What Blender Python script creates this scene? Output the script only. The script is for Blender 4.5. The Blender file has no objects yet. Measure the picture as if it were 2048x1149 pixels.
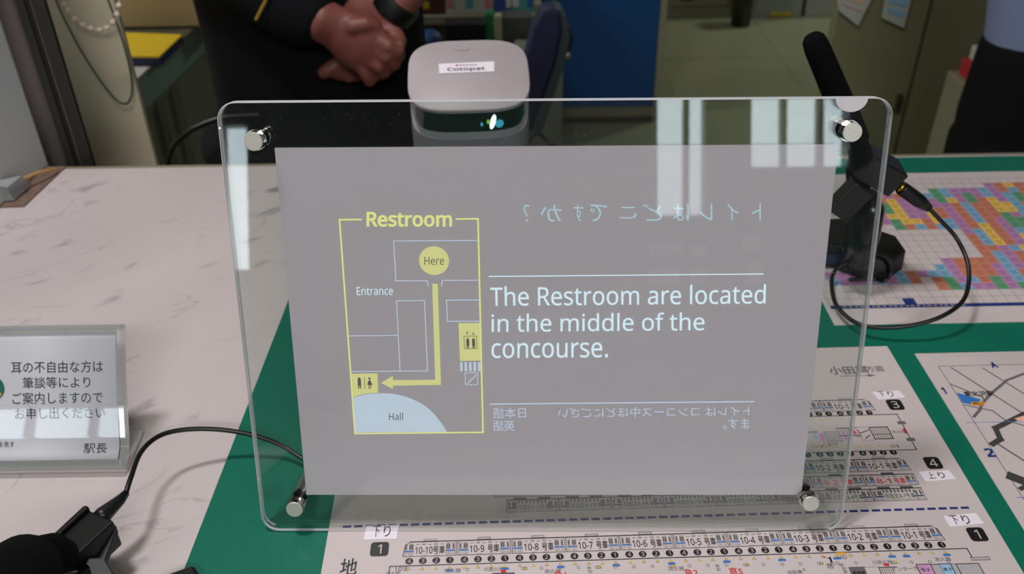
import bpy, bmesh, math, random
from mathutils import Vector, Matrix
random.seed(7)
scene = bpy.context.scene
COL = scene.collection
rad = math.radians

# ------------------------------------------------------------------ camera
F_PX, PITCH, ROLL, CAM_Z = 1810.4, 0.5989, -0.0149, 0.434
CR = Vector((1, 0, 0)); CF = Vector((0, math.cos(PITCH), -math.sin(PITCH))); CU = Vector((0, math.sin(PITCH), math.cos(PITCH)))
R2 = math.cos(ROLL) * CR + math.sin(ROLL) * CU
U2 = -math.sin(ROLL) * CR + math.cos(ROLL) * CU
CP = Vector((0, 0, CAM_Z))
cd = bpy.data.cameras.new('camera'); cam = bpy.data.objects.new('camera', cd); COL.objects.link(cam)
M = Matrix.Identity(4)
for i in range(3):
    M[i][0] = R2[i]; M[i][1] = U2[i]; M[i][2] = -CF[i]; M[i][3] = CP[i]
cam.matrix_world = M
cd.sensor_width = 36; cd.sensor_fit = 'HORIZONTAL'; cd.lens = F_PX / 2048 * 36
cd.clip_start = 0.02; cd.clip_end = 60
cd.dof.use_dof = True; cd.dof.focus_distance = 0.50; cd.dof.aperture_fstop = 11.5
scene.camera = cam

# ------------------------------------------------------------------ world, exposure, lights
scene.view_settings.view_transform = 'Standard'; scene.view_settings.look = 'None'
scene.view_settings.gamma = 1.0; scene.view_settings.use_curve_mapping = False
scene.view_settings.exposure = 0.0
w = bpy.data.worlds.new('sky'); scene.world = w; w.use_nodes = True
bg = w.node_tree.nodes['Background']; bg.inputs['Color'].default_value = (0.82, 0.93, 1.0, 1); bg.inputs['Strength'].default_value = 5.2

def area(name, loc, sx, sy, power, color=(1, 1, 1), target=None):
    ld = bpy.data.lights.new(name, 'AREA'); ld.shape = 'RECTANGLE'; ld.size = sx; ld.size_y = sy
    ld.energy = power; ld.color = color
    o = bpy.data.objects.new(name, ld); COL.objects.link(o); o.location = loc
    d = (Vector(target) - Vector(loc)) if target else Vector((0, 0, -1))
    o.rotation_euler = d.to_track_quat('-Z', 'Y').to_euler()
    return o
CEIL = 1.75
FLOOR = -0.90
area('ceiling_lamp_counter', (-0.40, 0.42, CEIL - 0.09), 0.24, 0.18, 14.5, (1.0, 0.955, 0.97))
area('desk_fill_light', (-2.05, 2.2, CEIL - 0.09), 1.0, 0.22, 40.0, (1.0, 0.97, 0.90))  # added fill that brightens the office, no such fitting seen
area('ceiling_lamp_concourse', (0.3, -1.6, CEIL - 0.09), 1.2, 0.3, 38.0, (1.0, 0.97, 0.98))


# ------------------------------------------------------------------ pixel -> place helpers
def ray(px, py):
    return (CF + R2 * ((px - 1024) / F_PX) - U2 * ((py - 574.5) / F_PX)).normalized()
def T(px, py, z=0.0):
    d = ray(px, py); return CP + d * ((z - CAM_Z) / d.z)
def V(px, py, y):
    d = ray(px, py); return CP + d * (y / d.y)
def PX(p):
    d = Vector(p) - CP; k = d.dot(CF); return 1024 + F_PX * d.dot(R2) / k, 574.5 - F_PX * d.dot(U2) / k
_hp = T(1850, 327); _hd = ray(1850, 327); _hl = _hp + Vector((_hd.x, _hd.y, -_hd.z)) * ((CEIL - 0.09) / -_hd.z)
area('ceiling_lamp_office', (_hl.x, _hl.y, CEIL - 0.09), 0.40, 0.30, 22.0, (0.97, 1.0, 0.92))
BX = Vector((math.cos(-0.0197), math.sin(-0.0197), 0)); BN = Vector((math.sin(0.0197), math.cos(0.0197), 0))
BV = math.cos(0.2776) * Vector((0, 0, 1)) + math.sin(0.2776) * BN
BF = BX.cross(BV)
if BF.y > 0: BF = -BF
BO = Vector((0.0225, 0.3717, 0.0006))
def BP(u, v, n=0.0): return BO + BX * u + BV * v + BF * n
def B(px, py, n=0.0):
    d = ray(px, py); t = ((BO + BF * n - CP).dot(BF)) / d.dot(BF); q = CP + d * t - BO
    return q.dot(BX), q.dot(BV)

# ------------------------------------------------------------------ materials
def lin(c):
    return tuple(((x / 255) / 12.92 if x / 255 <= 0.04045 else (((x / 255) + 0.055) / 1.055) ** 2.4) for x in c)
MATS = {}
def mat(name, rgb, rough=0.6, metal=0.0, spec=0.5, noise=0.0, nscale=60, bump=0.0, bscale=300, emit=None, estr=1.0, coat=0.0):
    if name in MATS: return MATS[name]
    m = bpy.data.materials.new(name); m.use_nodes = True; nt = m.node_tree; b = nt.nodes['Principled BSDF']
    c = lin(rgb) + (1,)
    b.inputs['Base Color'].default_value = c; b.inputs['Roughness'].default_value = rough
    b.inputs['Metallic'].default_value = metal; b.inputs['Specular IOR Level'].default_value = spec
    if coat: b.inputs['Coat Weight'].default_value = coat; b.inputs['Coat Roughness'].default_value = 0.1
    tc = nt.nodes.new('ShaderNodeTexCoord')
    if noise > 0:
        n = nt.nodes.new('ShaderNodeTexNoise'); n.inputs['Scale'].default_value = nscale; n.inputs['Detail'].default_value = 4
        nt.links.new(tc.outputs['Object'], n.inputs['Vector'])
        r = nt.nodes.new('ShaderNodeMapRange'); r.inputs['To Min'].default_value = 1 - noise; r.inputs['To Max'].default_value = 1 + noise
        r.inputs['From Min'].default_value = 0.3; r.inputs['From Max'].default_value = 0.7
        nt.links.new(n.outputs['Fac'], r.inputs['Value'])
        v = nt.nodes.new('ShaderNodeVectorMath'); v.operation = 'SCALE'; v.inputs[0].default_value = c[:3]
        nt.links.new(r.outputs['Result'], v.inputs['Scale']); nt.links.new(v.outputs[0], b.inputs['Base Color'])
    if bump > 0:
        n2 = nt.nodes.new('ShaderNodeTexNoise'); n2.inputs['Scale'].default_value = bscale
        nt.links.new(tc.outputs['Object'], n2.inputs['Vector'])
        bu = nt.nodes.new('ShaderNodeBump'); bu.inputs['Strength'].default_value = bump; bu.inputs['Distance'].default_value = 0.001
        nt.links.new(n2.outputs['Fac'], bu.inputs['Height']); nt.links.new(bu.outputs['Normal'], b.inputs['Normal'])
    if emit:
        b.inputs['Emission Color'].default_value = lin(emit) + (1,); b.inputs['Emission Strength'].default_value = estr
    MATS[name] = m; return m

def acrylic(name, tint=0.985, edge=False, haze=0.0, f0=0.04, ew=0.6):
    m = bpy.data.materials.new(name); m.use_nodes = True; nt = m.node_tree; nt.nodes.clear()
    out = nt.nodes.new('ShaderNodeOutputMaterial'); tr = nt.nodes.new('ShaderNodeBsdfTransparent'); gl = nt.nodes.new('ShaderNodeBsdfGlossy')
    tr.inputs['Color'].default_value = (tint * 0.985, tint, tint * 0.993, 1)
    gl.inputs['Roughness'].default_value = 0.06 if edge else 0.0
    g = nt.nodes.new('ShaderNodeNewGeometry'); dt = nt.nodes.new('ShaderNodeVectorMath'); dt.operation = 'DOT_PRODUCT'
    nt.links.new(g.outputs['Incoming'], dt.inputs[0]); nt.links.new(g.outputs['Normal'], dt.inputs[1])
    ab = nt.nodes.new('ShaderNodeMath'); ab.operation = 'ABSOLUTE'; nt.links.new(dt.outputs['Value'], ab.inputs[0])
    s = nt.nodes.new('ShaderNodeMath'); s.operation = 'SUBTRACT'; s.inputs[0].default_value = 1; nt.links.new(ab.outputs[0], s.inputs[1])
    p = nt.nodes.new('ShaderNodeMath'); p.operation = 'POWER'; p.inputs[1].default_value = 5; nt.links.new(s.outputs[0], p.inputs[0])
    ml = nt.nodes.new('ShaderNodeMath'); ml.operation = 'MULTIPLY_ADD'; ml.inputs[1].default_value = 0.9; ml.inputs[2].default_value = 0.35 if edge else f0
    nt.links.new(p.outputs[0], ml.inputs[0]); ml.use_clamp = True
    mx = nt.nodes.new('ShaderNodeMixShader'); nt.links.new(ml.outputs[0], mx.inputs[0]); nt.links.new(tr.outputs[0], mx.inputs[1]); nt.links.new(gl.outputs[0], mx.inputs[2])
    last = mx
    if edge or haze:
        df = nt.nodes.new('ShaderNodeBsdfDiffuse'); df.inputs['Color'].default_value = (0.72, 0.74, 0.77, 1)
        m2 = nt.nodes.new('ShaderNodeMixShader'); m2.inputs[0].default_value = ew if edge else haze  # on edges, the whitish diffuse stands in for light refracted inside
        if haze:   # fine dust and scuffs in the surface
            tc = nt.nodes.new('ShaderNodeTexCoord'); no = nt.nodes.new('ShaderNodeTexNoise'); no.inputs['Scale'].default_value = 700; no.inputs['Detail'].default_value = 3
            nt.links.new(tc.outputs['Object'], no.inputs['Vector'])
            mr = nt.nodes.new('ShaderNodeMapRange'); mr.inputs['From Min'].default_value = 0.69; mr.inputs['From Max'].default_value = 0.78
            mr.inputs['To Min'].default_value = haze; mr.inputs['To Max'].default_value = haze + 0.12
            nt.links.new(no.outputs['Fac'], mr.inputs['Value']); nt.links.new(mr.outputs['Result'], m2.inputs[0])
        nt.links.new(mx.outputs[0], m2.inputs[1]); nt.links.new(df.outputs[0], m2.inputs[2]); last = m2
    nt.links.new(last.outputs[0], out.inputs['Surface']); MATS[name] = m; return m

def marble():
    m = bpy.data.materials.new('marble_laminate'); m.use_nodes = True; nt = m.node_tree; b = nt.nodes['Principled BSDF']
    b.inputs['Roughness'].default_value = 0.35
    tc = nt.nodes.new('ShaderNodeTexCoord'); mp = nt.nodes.new('ShaderNodeMapping'); mp.vector_type = 'TEXTURE'; mp.inputs['Rotation'].default_value = (0, 0, 0.66); mp.inputs['Scale'].default_value = (2.4, 0.85, 1)
    nt.links.new(tc.outputs['Object'], mp.inputs['Vector'])
    def noise(sc, det, dist, src=mp):
        n = nt.nodes.new('ShaderNodeTexNoise'); n.inputs['Scale'].default_value = sc; n.inputs['Detail'].default_value = det; n.inputs['Distortion'].default_value = dist
        nt.links.new(src.outputs['Vector'], n.inputs['Vector']); return n
    def rng(src, a, b_, c, d):
        r = nt.nodes.new('ShaderNodeMapRange'); r.inputs['From Min'].default_value = a; r.inputs['From Max'].default_value = b_
        r.inputs['To Min'].default_value = c; r.inputs['To Max'].default_value = d; nt.links.new(src, r.inputs['Value']); return r.outputs['Result']
    def math_(op, a, b_=None):
        r = nt.nodes.new('ShaderNodeMath'); r.operation = op; nt.links.new(a, r.inputs[0])
        if isinstance(b_, float): r.inputs[1].default_value = b_
        elif b_ is not None: nt.links.new(b_, r.inputs[1])
        return r.outputs[0]
    n1 = noise(20, 5, 1.1); v1 = math_('ABSOLUTE', math_('SUBTRACT', n1.outputs['Fac'], 0.5)); vein = rng(v1, 0.0, 0.022, 1.0, 0.0)
    gate = rng(noise(15, 2, 0.0).outputs['Fac'], 0.50, 0.62, 0.0, 1.0); veins = math_('MULTIPLY', vein, gate)
    spots = rng(noise(52, 4, 0.3).outputs['Fac'], 0.545, 0.71, 0.0, 1.0)
    spots = math_('MULTIPLY', spots, rng(noise(22, 1, 0.0).outputs['Fac'], 0.48, 0.62, 0.0, 1.0))
    cloud = rng(noise(5, 3, 0.3).outputs['Fac'], 0.35, 0.7, 0.0, 0.20)
    tot = math_('MAXIMUM', math_('MULTIPLY', veins, 0.38), math_('MULTIPLY', spots, 0.75)); tot = math_('MAXIMUM', tot, cloud)
    mx = nt.nodes.new('ShaderNodeMix'); mx.data_type = 'RGBA'
    mx.inputs['A'].default_value = lin((209, 199, 198)) + (1,); mx.inputs['B'].default_value = lin((118, 108, 114)) + (1,)
    nt.links.new(tot, mx.inputs['Factor']); nt.links.new(mx.outputs['Result'], b.inputs['Base Color'])
    return m

def leatherette():
    m = bpy.data.materials.new('green_mat'); m.use_nodes = True; nt = m.node_tree; b = nt.nodes['Principled BSDF']
    b.inputs['Roughness'].default_value = 0.5; b.inputs['Specular IOR Level'].default_value = 0.3; b.inputs['Coat Weight'].default_value = 0.1; b.inputs['Coat Roughness'].default_value = 0.12
    tc = nt.nodes.new('ShaderNodeTexCoord'); mp = nt.nodes.new('ShaderNodeMapping'); mp.inputs['Rotation'].default_value = (0, 0, 0.7)
    nt.links.new(tc.outputs['Object'], mp.inputs['Vector'])
    vo = nt.nodes.new('ShaderNodeTexVoronoi'); vo.inputs['Scale'].default_value = 780; vo.inputs['Randomness'].default_value = 0.25
    nt.links.new(mp.outputs['Vector'], vo.inputs['Vector'])
    r = nt.nodes.new('ShaderNodeMapRange'); r.inputs['From Min'].default_value = 0.06; r.inputs['From Max'].default_value = 0.34
    nt.links.new(vo.outputs['Distance'], r.inputs['Value'])
    mx = nt.nodes.new('ShaderNodeMix'); mx.data_type = 'RGBA'
    mx.inputs['A'].default_value = lin((24, 136, 110)) + (1,); mx.inputs['B'].default_value = lin((6, 102, 82)) + (1,)
    nt.links.new(r.outputs['Result'], mx.inputs['Factor']); nt.links.new(mx.outputs['Result'], b.inputs['Base Color'])
    bu = nt.nodes.new('ShaderNodeBump'); bu.inputs['Strength'].default_value = 0.3; bu.inputs['Distance'].default_value = 0.0003; bu.invert = True
    nt.links.new(vo.outputs['Distance'], bu.inputs['Height']); nt.links.new(bu.outputs['Normal'], b.inputs['Normal'])
    return m

def screen_film():
    m = bpy.data.materials.new('projection_film'); m.use_nodes = True; nt = m.node_tree; nt.nodes.clear()
    out = nt.nodes.new('ShaderNodeOutputMaterial'); d = nt.nodes.new('ShaderNodeBsdfDiffuse'); t = nt.nodes.new('ShaderNodeBsdfTranslucent')
    d.inputs['Color'].default_value = lin((228, 219, 226)) + (1,); t.inputs['Color'].default_value = lin((228, 219, 226)) + (1,)
    mx = nt.nodes.new('ShaderNodeMixShader'); mx.inputs[0].default_value = 0.30
    nt.links.new(d.outputs[0], mx.inputs[1]); nt.links.new(t.outputs[0], mx.inputs[2]); nt.links.new(mx.outputs[0], out.inputs['Surface'])
    return m

CLEAR = acrylic('clear_acrylic', 0.985, haze=0.003); EDGE = acrylic('acrylic_edge', 0.8, edge=True)
CLEAR2 = acrylic('holder_acrylic', 0.97, f0=0.05); EDGE2 = acrylic('holder_edge', 0.93, edge=True, ew=0.22)
BLACKP = mat('black_plastic', (15, 15, 17), 0.38, bump=0.08, bscale=900)
BLACKG = mat('black_glossy', (9, 10, 13), 0.25)
RUBBER = mat('black_cable', (17, 17, 18), 0.35)
FOAM = mat('black_foam', (9, 9, 12), 0.95, spec=0.1, bump=0.8, bscale=1500)
CHROME = mat('brushed_steel', (215, 212, 204), 0.50, 0.65, noise=0.06, nscale=900)
CHROME2 = mat('polished_steel', (205, 200, 195), 0.10, 1.0)
PAPER = mat('paper', (203, 192, 191), 0.35, noise=0.02, nscale=14)
STICKER = mat('white_tape', (238, 232, 240), 0.4)
INK = mat('black_ink', (24, 22, 24), 0.5); INKD = mat('charcoal_ink', (66, 64, 62), 0.5); INKG = mat('grey_ink', (104, 100, 104), 0.5); INKL = mat('thin_grey_ink', (140, 134, 140), 0.5)
INKBL = mat('navy_ink', (34, 52, 118), 0.5); INKB = mat('blue_ink', (52, 116, 190), 0.5); INKR = mat('red_ink', (206, 40, 52), 0.5)
INKGR = mat('green_ink', (22, 92, 52), 0.5); INKY = mat('yellow_ink', (222, 190, 62), 0.5); INKO = mat('orange_ink', (232, 158, 40), 0.5)
INKP = mat('pink_ink', (200, 150, 190), 0.5); INKLB = mat('pale_blue_ink', (150, 190, 220), 0.5); INKGY = mat('pale_grey_ink', (178, 172, 176), 0.5)

# ------------------------------------------------------------------ mesh builder
class MB:
    def __init__(s): s.v = []; s.f = []; s.m = []; s.mats = []
    def mi(s, m):
        if m not in s.mats: s.mats.append(m)
        return s.mats.index(m)
    def poly(s, pts, m):
        b = len(s.v); s.v += [tuple(p) for p in pts]; s.f.append(tuple(range(b, b + len(pts)))); s.m.append(s.mi(m))
    def mesh(s, vs, fs, m):
        b = len(s.v); s.v += [tuple(p) for p in vs]; k = s.mi(m)
        for f in fs: s.f.append(tuple(i + b for i in f)); s.m.append(k)
    def box(s, c, size, m, ax=None):
        c = Vector(c); X, Y, Z = ax or (Vector((1, 0, 0)), Vector((0, 1, 0)), Vector((0, 0, 1)))
        h = [q / 2 for q in size]
        vs = [c + X * (h[0] * i) + Y * (h[1] * j) + Z * (h[2] * k) for i in (-1, 1) for j in (-1, 1) for k in (-1, 1)]
        s.mesh(vs, [(0, 1, 3, 2), (4, 6, 7, 5), (0, 4, 5, 1), (2, 3, 7, 6), (0, 2, 6, 4), (1, 5, 7, 3)], m)
    def prism(s, pts, d, m, mside=None):          # polygon extruded by vector d
        n = len(pts); a = [Vector(p) for p in pts]; b = [p + Vector(d) for p in a]; base = len(s.v)
        s.v += [tuple(p) for p in a + b]; k = s.mi(m); ks = s.mi(mside or m)
        s.f.append(tuple(base + i for i in range(n))); s.m.append(k)
        s.f.append(tuple(base + n + i for i in reversed(range(n)))); s.m.append(k)
        for i in range(n):
            j = (i + 1) % n; s.f.append((base + i, base + n + i, base + n + j, base + j)); s.m.append(ks)
    def rings(s, rs, m, cap=True):
        b = len(s.v); n = len(rs[0]); k = s.mi(m)
        for r in rs: s.v += [tuple(p) for p in r]
        for a in range(len(rs) - 1):
            for i in range(n):
                j = (i + 1) % n; s.f.append((b + a * n + i, b + a * n + j, b + (a + 1) * n + j, b + (a + 1) * n + i)); s.m.append(k)
        if cap:
            s.f.append(tuple(b + i for i in reversed(range(n)))); s.m.append(k)
            s.f.append(tuple(b + (len(rs) - 1) * n + i for i in range(n))); s.m.append(k)
    def tube(s, pts, r, m, n=12, flat=1.0, up=None):
        pts = [Vector(p) for p in pts]; rr = r if isinstance(r, (list, tuple)) else [r] * len(pts)
        rs = []; prev = None
        for i, p in enumerate(pts):
            t = (pts[min(i + 1, len(pts) - 1)] - pts[max(i - 1, 0)]).normalized()
            if prev is None:
                u = Vector(up) if up else (Vector((0, 0, 1)) if abs(t.z) < 0.9 else Vector((1, 0, 0)))
                a = (u - t * u.dot(t)).normalized()
            else: a = (prev - t * prev.dot(t)).normalized()
            prev = a; b = t.cross(a)
            rs.append([p + (a * math.cos(2 * math.pi * k / n) * flat + b * math.sin(2 * math.pi * k / n)) * rr[i] for k in range(n)])
        s.rings(rs, m)
    def build(s, name, parent=None, smooth=False, bevel=0, sub=0, seg=2):
        me = bpy.data.meshes.new(name); me.from_pydata(s.v, [], s.f)
        for mm in s.mats: me.materials.append(mm)
        me.polygons.foreach_set('material_index', s.m)
        if smooth: me.polygons.foreach_set('use_smooth', [True] * len(s.f))
        me.update(); bm = bmesh.new(); bm.from_mesh(me); 
        if len(s.f) < 3000 and not getattr(s, 'flatprint', False): bmesh.ops.recalc_face_normals(bm, faces=bm.faces)
        bm.to_mesh(me); bm.free()
        o = bpy.data.objects.new(name, me); COL.objects.link(o)
        if bevel:
            q = o.modifiers.new('bevel', 'BEVEL'); q.width = bevel; q.segments = seg; q.limit_method = 'ANGLE'; q.angle_limit = rad(40)
            if smooth is False: me.polygons.foreach_set('use_smooth', [True] * len(me.polygons)); 
            if smooth is False: q.harden_normals = True
        if sub: q = o.modifiers.new('sub', 'SUBSURF'); q.levels = sub; q.render_levels = sub
        if parent: o.parent = parent
        return o

def tag(o, label=None, cat=None, group=None, kind=None):
    if label: o['label'] = label
    if cat: o['category'] = cat
    if group: o['group'] = group
    if kind: o['kind'] = kind
    return o
def thing(name, label, cat, loc=(0, 0, 0), group=None):
    o = bpy.data.objects.new(name, None); COL.objects.link(o); o.empty_display_size = 0.05
    return tag(o, label, cat, group)
def struct(name, o):
    o.name = name; o['kind'] = 'structure'; return o
def smooth_path(pts, k=8):
    P = [Vector(p) for p in pts]; out = []
    for i in range(len(P) - 1):
        a, b, c, d = P[max(i - 1, 0)], P[i], P[i + 1], P[min(i + 2, len(P) - 1)]
        for j in range(k):
            t = j / k
            out.append(0.5 * ((2 * b) + (c - a) * t + (2 * a - 5 * b + 4 * c - d) * t * t + (3 * b - a - 3 * c + d) * t ** 3))
    out.append(P[-1]); return out

# flat print: text, lines, shapes through a mapping (s,t) -> point
_TC = {}
def bundled(nm):                      # Blender's own bundled typefaces, else the built-in one
    try: return bpy.data.fonts.load(bpy.utils.system_resource('DATAFILES', path='fonts') + '/' + nm)
    except Exception: return None
LATIN = bundled('NotoSansHebrew-Regular.woff2')
def text_geo(body, bold=0.0):
    key = (body, bold)
    if key in _TC: return _TC[key]
    cu = bpy.data.curves.new('t', 'FONT'); cu.body = body; cu.size = 1; cu.resolution_u = 3; cu.offset = bold; cu.fill_mode = 'FRONT'
    if LATIN and all(ord(c) < 128 for c in body): cu.font = LATIN
    o = bpy.data.objects.new('t', cu); COL.objects.link(o)
    dg = bpy.context.evaluated_depsgraph_get(); me = bpy.data.meshes.new_from_object(o.evaluated_get(dg))
    vs = [(v.co.x, v.co.y) for v in me.vertices]; fs = [tuple(p.vertices) for p in me.polygons]
    bpy.data.objects.remove(o); bpy.data.curves.remove(cu); bpy.data.meshes.remove(me)
    x0 = min(v[0] for v in vs); x1 = max(v[0] for v in vs); y0 = min(v[1] for v in vs); y1 = max(v[1] for v in vs)
    vs = [((x - x0) / max(x1 - x0, 1e-6), (y - y0) / max(y1 - y0, 1e-6)) for x, y in vs]
    _TC[key] = (vs, fs, (x1 - x0) / max(y1 - y0, 1e-6)); return _TC[key]

class Print(MB):
    flatprint = True
    def __init__(s, mp): super().__init__(); s.mp = mp; s.lift = 0.0
    def P(s, a, b): return s.mp(a, b, s.lift + (len(s.f) % 9) * 3e-6)
    def rect(s, x0, y0, x1, y1, m): s.poly([s.P(x0, y0), s.P(x1, y0), s.P(x1, y1), s.P(x0, y1)], m)
    def pg(s, pts, m): s.poly([s.P(*p) for p in pts], m)
    def line(s, pts, w_, m):
        for (a, b), (c, d) in zip(pts, pts[1:]):
            L = math.hypot(c - a, d - b) or 1e-9; nx, ny = -(d - b) / L * w_ / 2, (c - a) / L * w_ / 2
            ex, ey = (c - a) / L * w_ / 2, (d - b) / L * w_ / 2
            s.poly([s.P(a - ex + nx, b - ey + ny), s.P(a - ex - nx, b - ey - ny), s.P(c + ex - nx, d + ey - ny), s.P(c + ex + nx, d + ey + ny)], m)
    def frame(s, x0, y0, x1, y1, w_, m): s.line([(x0, y0), (x1, y0), (x1, y1), (x0, y1), (x0, y0)], w_, m)
    def disc(s, x, y, r, m, n=24): s.poly([s.P(x + r * math.cos(2 * math.pi * k / n), y + r * math.sin(2 * math.pi * k / n)) for k in range(n)], m)
    def ring(s, x, y, r, w_, m, n=16): s.line([(x + r * math.cos(2 * math.pi * k / n), y + r * math.sin(2 * math.pi * k / n)) for k in range(n + 1)], w_, m)
    def rrect(s, x0, y0, x1, y1, r, m):
        pts = []
        for cx_, cy_, a0 in ((x1 - r, y1 - r, 0), (x0 + r, y1 - r, 90), (x0 + r, y0 + r, 180), (x1 - r, y0 + r, 270)):
            for k in range(6): a = rad(a0 + k * 18); pts.append((cx_ + r * math.cos(a), cy_ + r * math.sin(a)))
        s.pg(pts, m)
    def text(s, body, x0, y0, x1, y1, m, bold=0.0, mirror=False, keep=None):
        vs, fs, asp = text_geo(body, bold)
        if keep == 'h':  # keep aspect from height, left aligned at x0
            x1 = x0 + (y1 - y0) * asp
        if keep == 'c': c = (x0 + x1) / 2; ww = (y1 - y0) * asp; x0, x1 = c - ww / 2, c + ww / 2
        q = [s.P(x0 + (x1 - x0) * ((1 - a) if mirror else a), y0 + (y1 - y0) * b) for a, b in vs]
        s.mesh(q, fs, m)

# ================================================================== SETTING
KHAKI = mat('khaki_paint', (104, 102, 80), 0.5, noise=0.03, nscale=4)
WALLM = mat('olive_wall', (110, 112, 98), 0.6, noise=0.04, nscale=5)
def plainbox(name, x0, x1, y0, y1, z0, z1, m, bevel=0):
    b = MB(); b.box(((x0 + x1) / 2, (y0 + y1) / 2, (z0 + z1) / 2), (x1 - x0, y1 - y0, z1 - z0), m); return b.build(name, bevel=bevel)
FLM = mat('vinyl_floor', (132, 136, 108), 0.28, noise=0.05, nscale=3)
struct('floor', plainbox('floor', -4, 4, -5.2, 6, FLOOR - 0.1, FLOOR, FLM))
fl = bpy.data.objects['floor']
seam = mat('floor_seam', (121, 124, 99), 0.5)
b = MB()
for i in range(-3, 8): b.box((i * 0.5 + 0.12, 3.0, FLOOR + 0.0006), (0.004, 5.9, 0.0012), seam)
for j in range(2, 12): b.box((0, 0.5 * j + 0.1, FLOOR + 0.0006), (7.9, 0.004, 0.0012), seam)
o = b.build('floor_seams', fl); o['kind'] = 'stuff'
CEILM = mat('ceiling_white', (200, 200, 192), 0.8)
struct('ceiling', plainbox('ceiling', -4, 4, -5.2, 6, CEIL, CEIL + 0.1, CEILM))
DIM = mat('office_wall', (120, 118, 100), 0.7)
struct('wall_back', plainbox('wall_back', -4, 4, 5.0, 5.1, FLOOR, CEIL, DIM))
struct('wall_left', plainbox('wall_left', -4.0, -3.9, -5.2, 5.1, FLOOR, CEIL, DIM))
struct('wall_right', plainbox('wall_right', 3.9, 4.0, -5.2, 5.1, FLOOR, CEIL, DIM))
# the concourse wall behind the viewer, with the windows the acrylic mirrors
CW = mat('concourse_wall', (46, 46, 44), 0.7)
def wall_with_openings(y, holes, x0, x1, z0, z1, m):
    b = MB(); xs = sorted({x0, x1, *[h[0] for h in holes], *[h[1] for h in holes]}); zs = sorted({z0, z1, *[h[2] for h in holes], *[h[3] for h in holes]})
    for a, c in zip(xs, xs[1:]):
        for d, e in zip(zs, zs[1:]):
            cx_, cz_ = (a + c) / 2, (d + e) / 2
            if any(h[0] < cx_ < h[1] and h[2] < cz_ < h[3] for h in holes): continue
            b.box((cx_, y, cz_), (c - a, 0.12, e - d), m)
    return b.build('wall_front')
holes = [(-2.09, -1.88, 0.02, 0.98), (0.72, 1.05, 0.36, 1.18), (1.31, 1.95, 0.66, 1.14), (2.2, 3.4, 0.3, 1.3), (-3.7, -2.5, 0.95, 1.62)]
struct('wall_front', wall_with_openings(-5.0, holes, -4, 4, FLOOR, CEIL, CW))
FRM = mat('window_frame_grey', (96, 104, 104), 0.5)
for i, h in enumerate(holes):
    b = MB(); xc, zc = (h[0] + h[1]) / 2, (h[2] + h[3]) / 2; W_, H_ = h[1] - h[0], h[3] - h[2]
    for x in (h[0], h[1]): b.box((x, -4.96, zc), (0.03, 0.16, H_ + 0.03), FRM)
    for z in (h[2], h[3]): b.box((xc, -4.96, z), (W_, 0.16, 0.03), FRM)
    mull = [] if W_ < 0.3 else ([h[0] + W_ * 0.62] if W_ < 0.5 else [h[0] + W_ * 0.36, h[0] + W_ * 0.72])
    for x in mull: b.box((x, -4.96, zc), (0.035, 0.08, H_), FRM)
    o = b.build('window_%d' % (i + 1)); o['kind'] = 'structure'
    p = MB(); p.box((xc, -5.0, zc), (W_, 0.006, H_), CLEAR); p.build('pane', o)
# white notices and a railing on the concourse side, mirrored faintly in the front panel
b = MB(); WHT = mat('notice_white', (235, 238, 240), 0.5)
for n_, (x, z, w2, h2) in enumerate([(0.80, 0.16, 0.22, 0.08), (0.78, -0.02, 0.20, 0.10), (1.0, 0.15, 0.10, 0.08), (1.0, -0.02, 0.1, 0.1), (1.34, 0.2, 0.11, 0.1), (1.36, 0.0, 0.09, 0.14)]):
    b = MB(); b.box((x, -4.92, z), (w2, 0.02, h2), WHT)
    tag(b.build('notice_board'), 'white notice plate on the concourse wall behind the viewer', 'notice', 'notice plates on the concourse wall')

# ---- counter
MARB = marble(); GREEN = leatherette()
ct = thing('service_counter', 'white marbled laminate counter top crossing the whole view', 'counter')
b = MB(); b.box((0, 0.5065, -0.02), (2.9, 0.733, 0.04), MARB); wt = b.build('worktop', ct, bevel=0.002)
LIP = mat('counter_lip', (150, 142, 122), 0.35)
b = MB(); b.tube([(-1.45, 0.8745, -0.012), (1.45, 0.8745, -0.012)], 0.012, LIP, 16); b.build('edge_trim', ct, True)
b = MB(); b.box((0, 0.16, -0.465), (2.86, 0.03, 0.85), WALLM); b.build('front_panel', ct)
b = MB(); b.box((-1.42, 0.5, -0.47), (0.03, 0.66, 0.85), WALLM); b.build('side_panel', ct)
b = MB(); b.box((1.42, 0.5, -0.47), (0.03, 0.66, 0.85), WALLM); b.build('side_panel', ct)

b = MB(); b.prism([(-0.1995, 0.15, 0.0004), (1.40, 0.15, 0.0004), (1.40, 0.866, 0.0004), (-0.180, 0.866, 0.0004)], (0, 0, 0.0012), GREEN)
tag(b.build('desk_mat'), 'green textured desk mat lying under the printed maps', 'desk mat')
ZM = 0.0016

# ================================================================== STATION PLAN
A1 = rad(1.15); SX = Vector((math.cos(A1), math.sin(A1), 0)); SY = Vector((-math.sin(A1), math.cos(A1), 0))
PO = T(1773, 697)                       # upper right corner of the plan
def plan(a, b_, lift=0.0): q = PO + SX * a + SY * b_; return Vector((q.x, q.y, ZM + 0.0006 + lift))
def S(px, py):
    q = T(px, py, ZM + 0.0006) - PO; return q.dot(SX), q.dot(SY)
sp = thing('station_plan', 'white printed station plan with rows of train cars and platforms', 'map')
b = MB(); b.prism([(p.x, p.y, ZM) for p in (plan(-0.404, -0.297), plan(0, -0.297), plan(0, 0), plan(-0.404, 0))], (0, 0, 0.0005), PAPER)
b.build('paper', sp)
pr = Print(plan)
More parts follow.
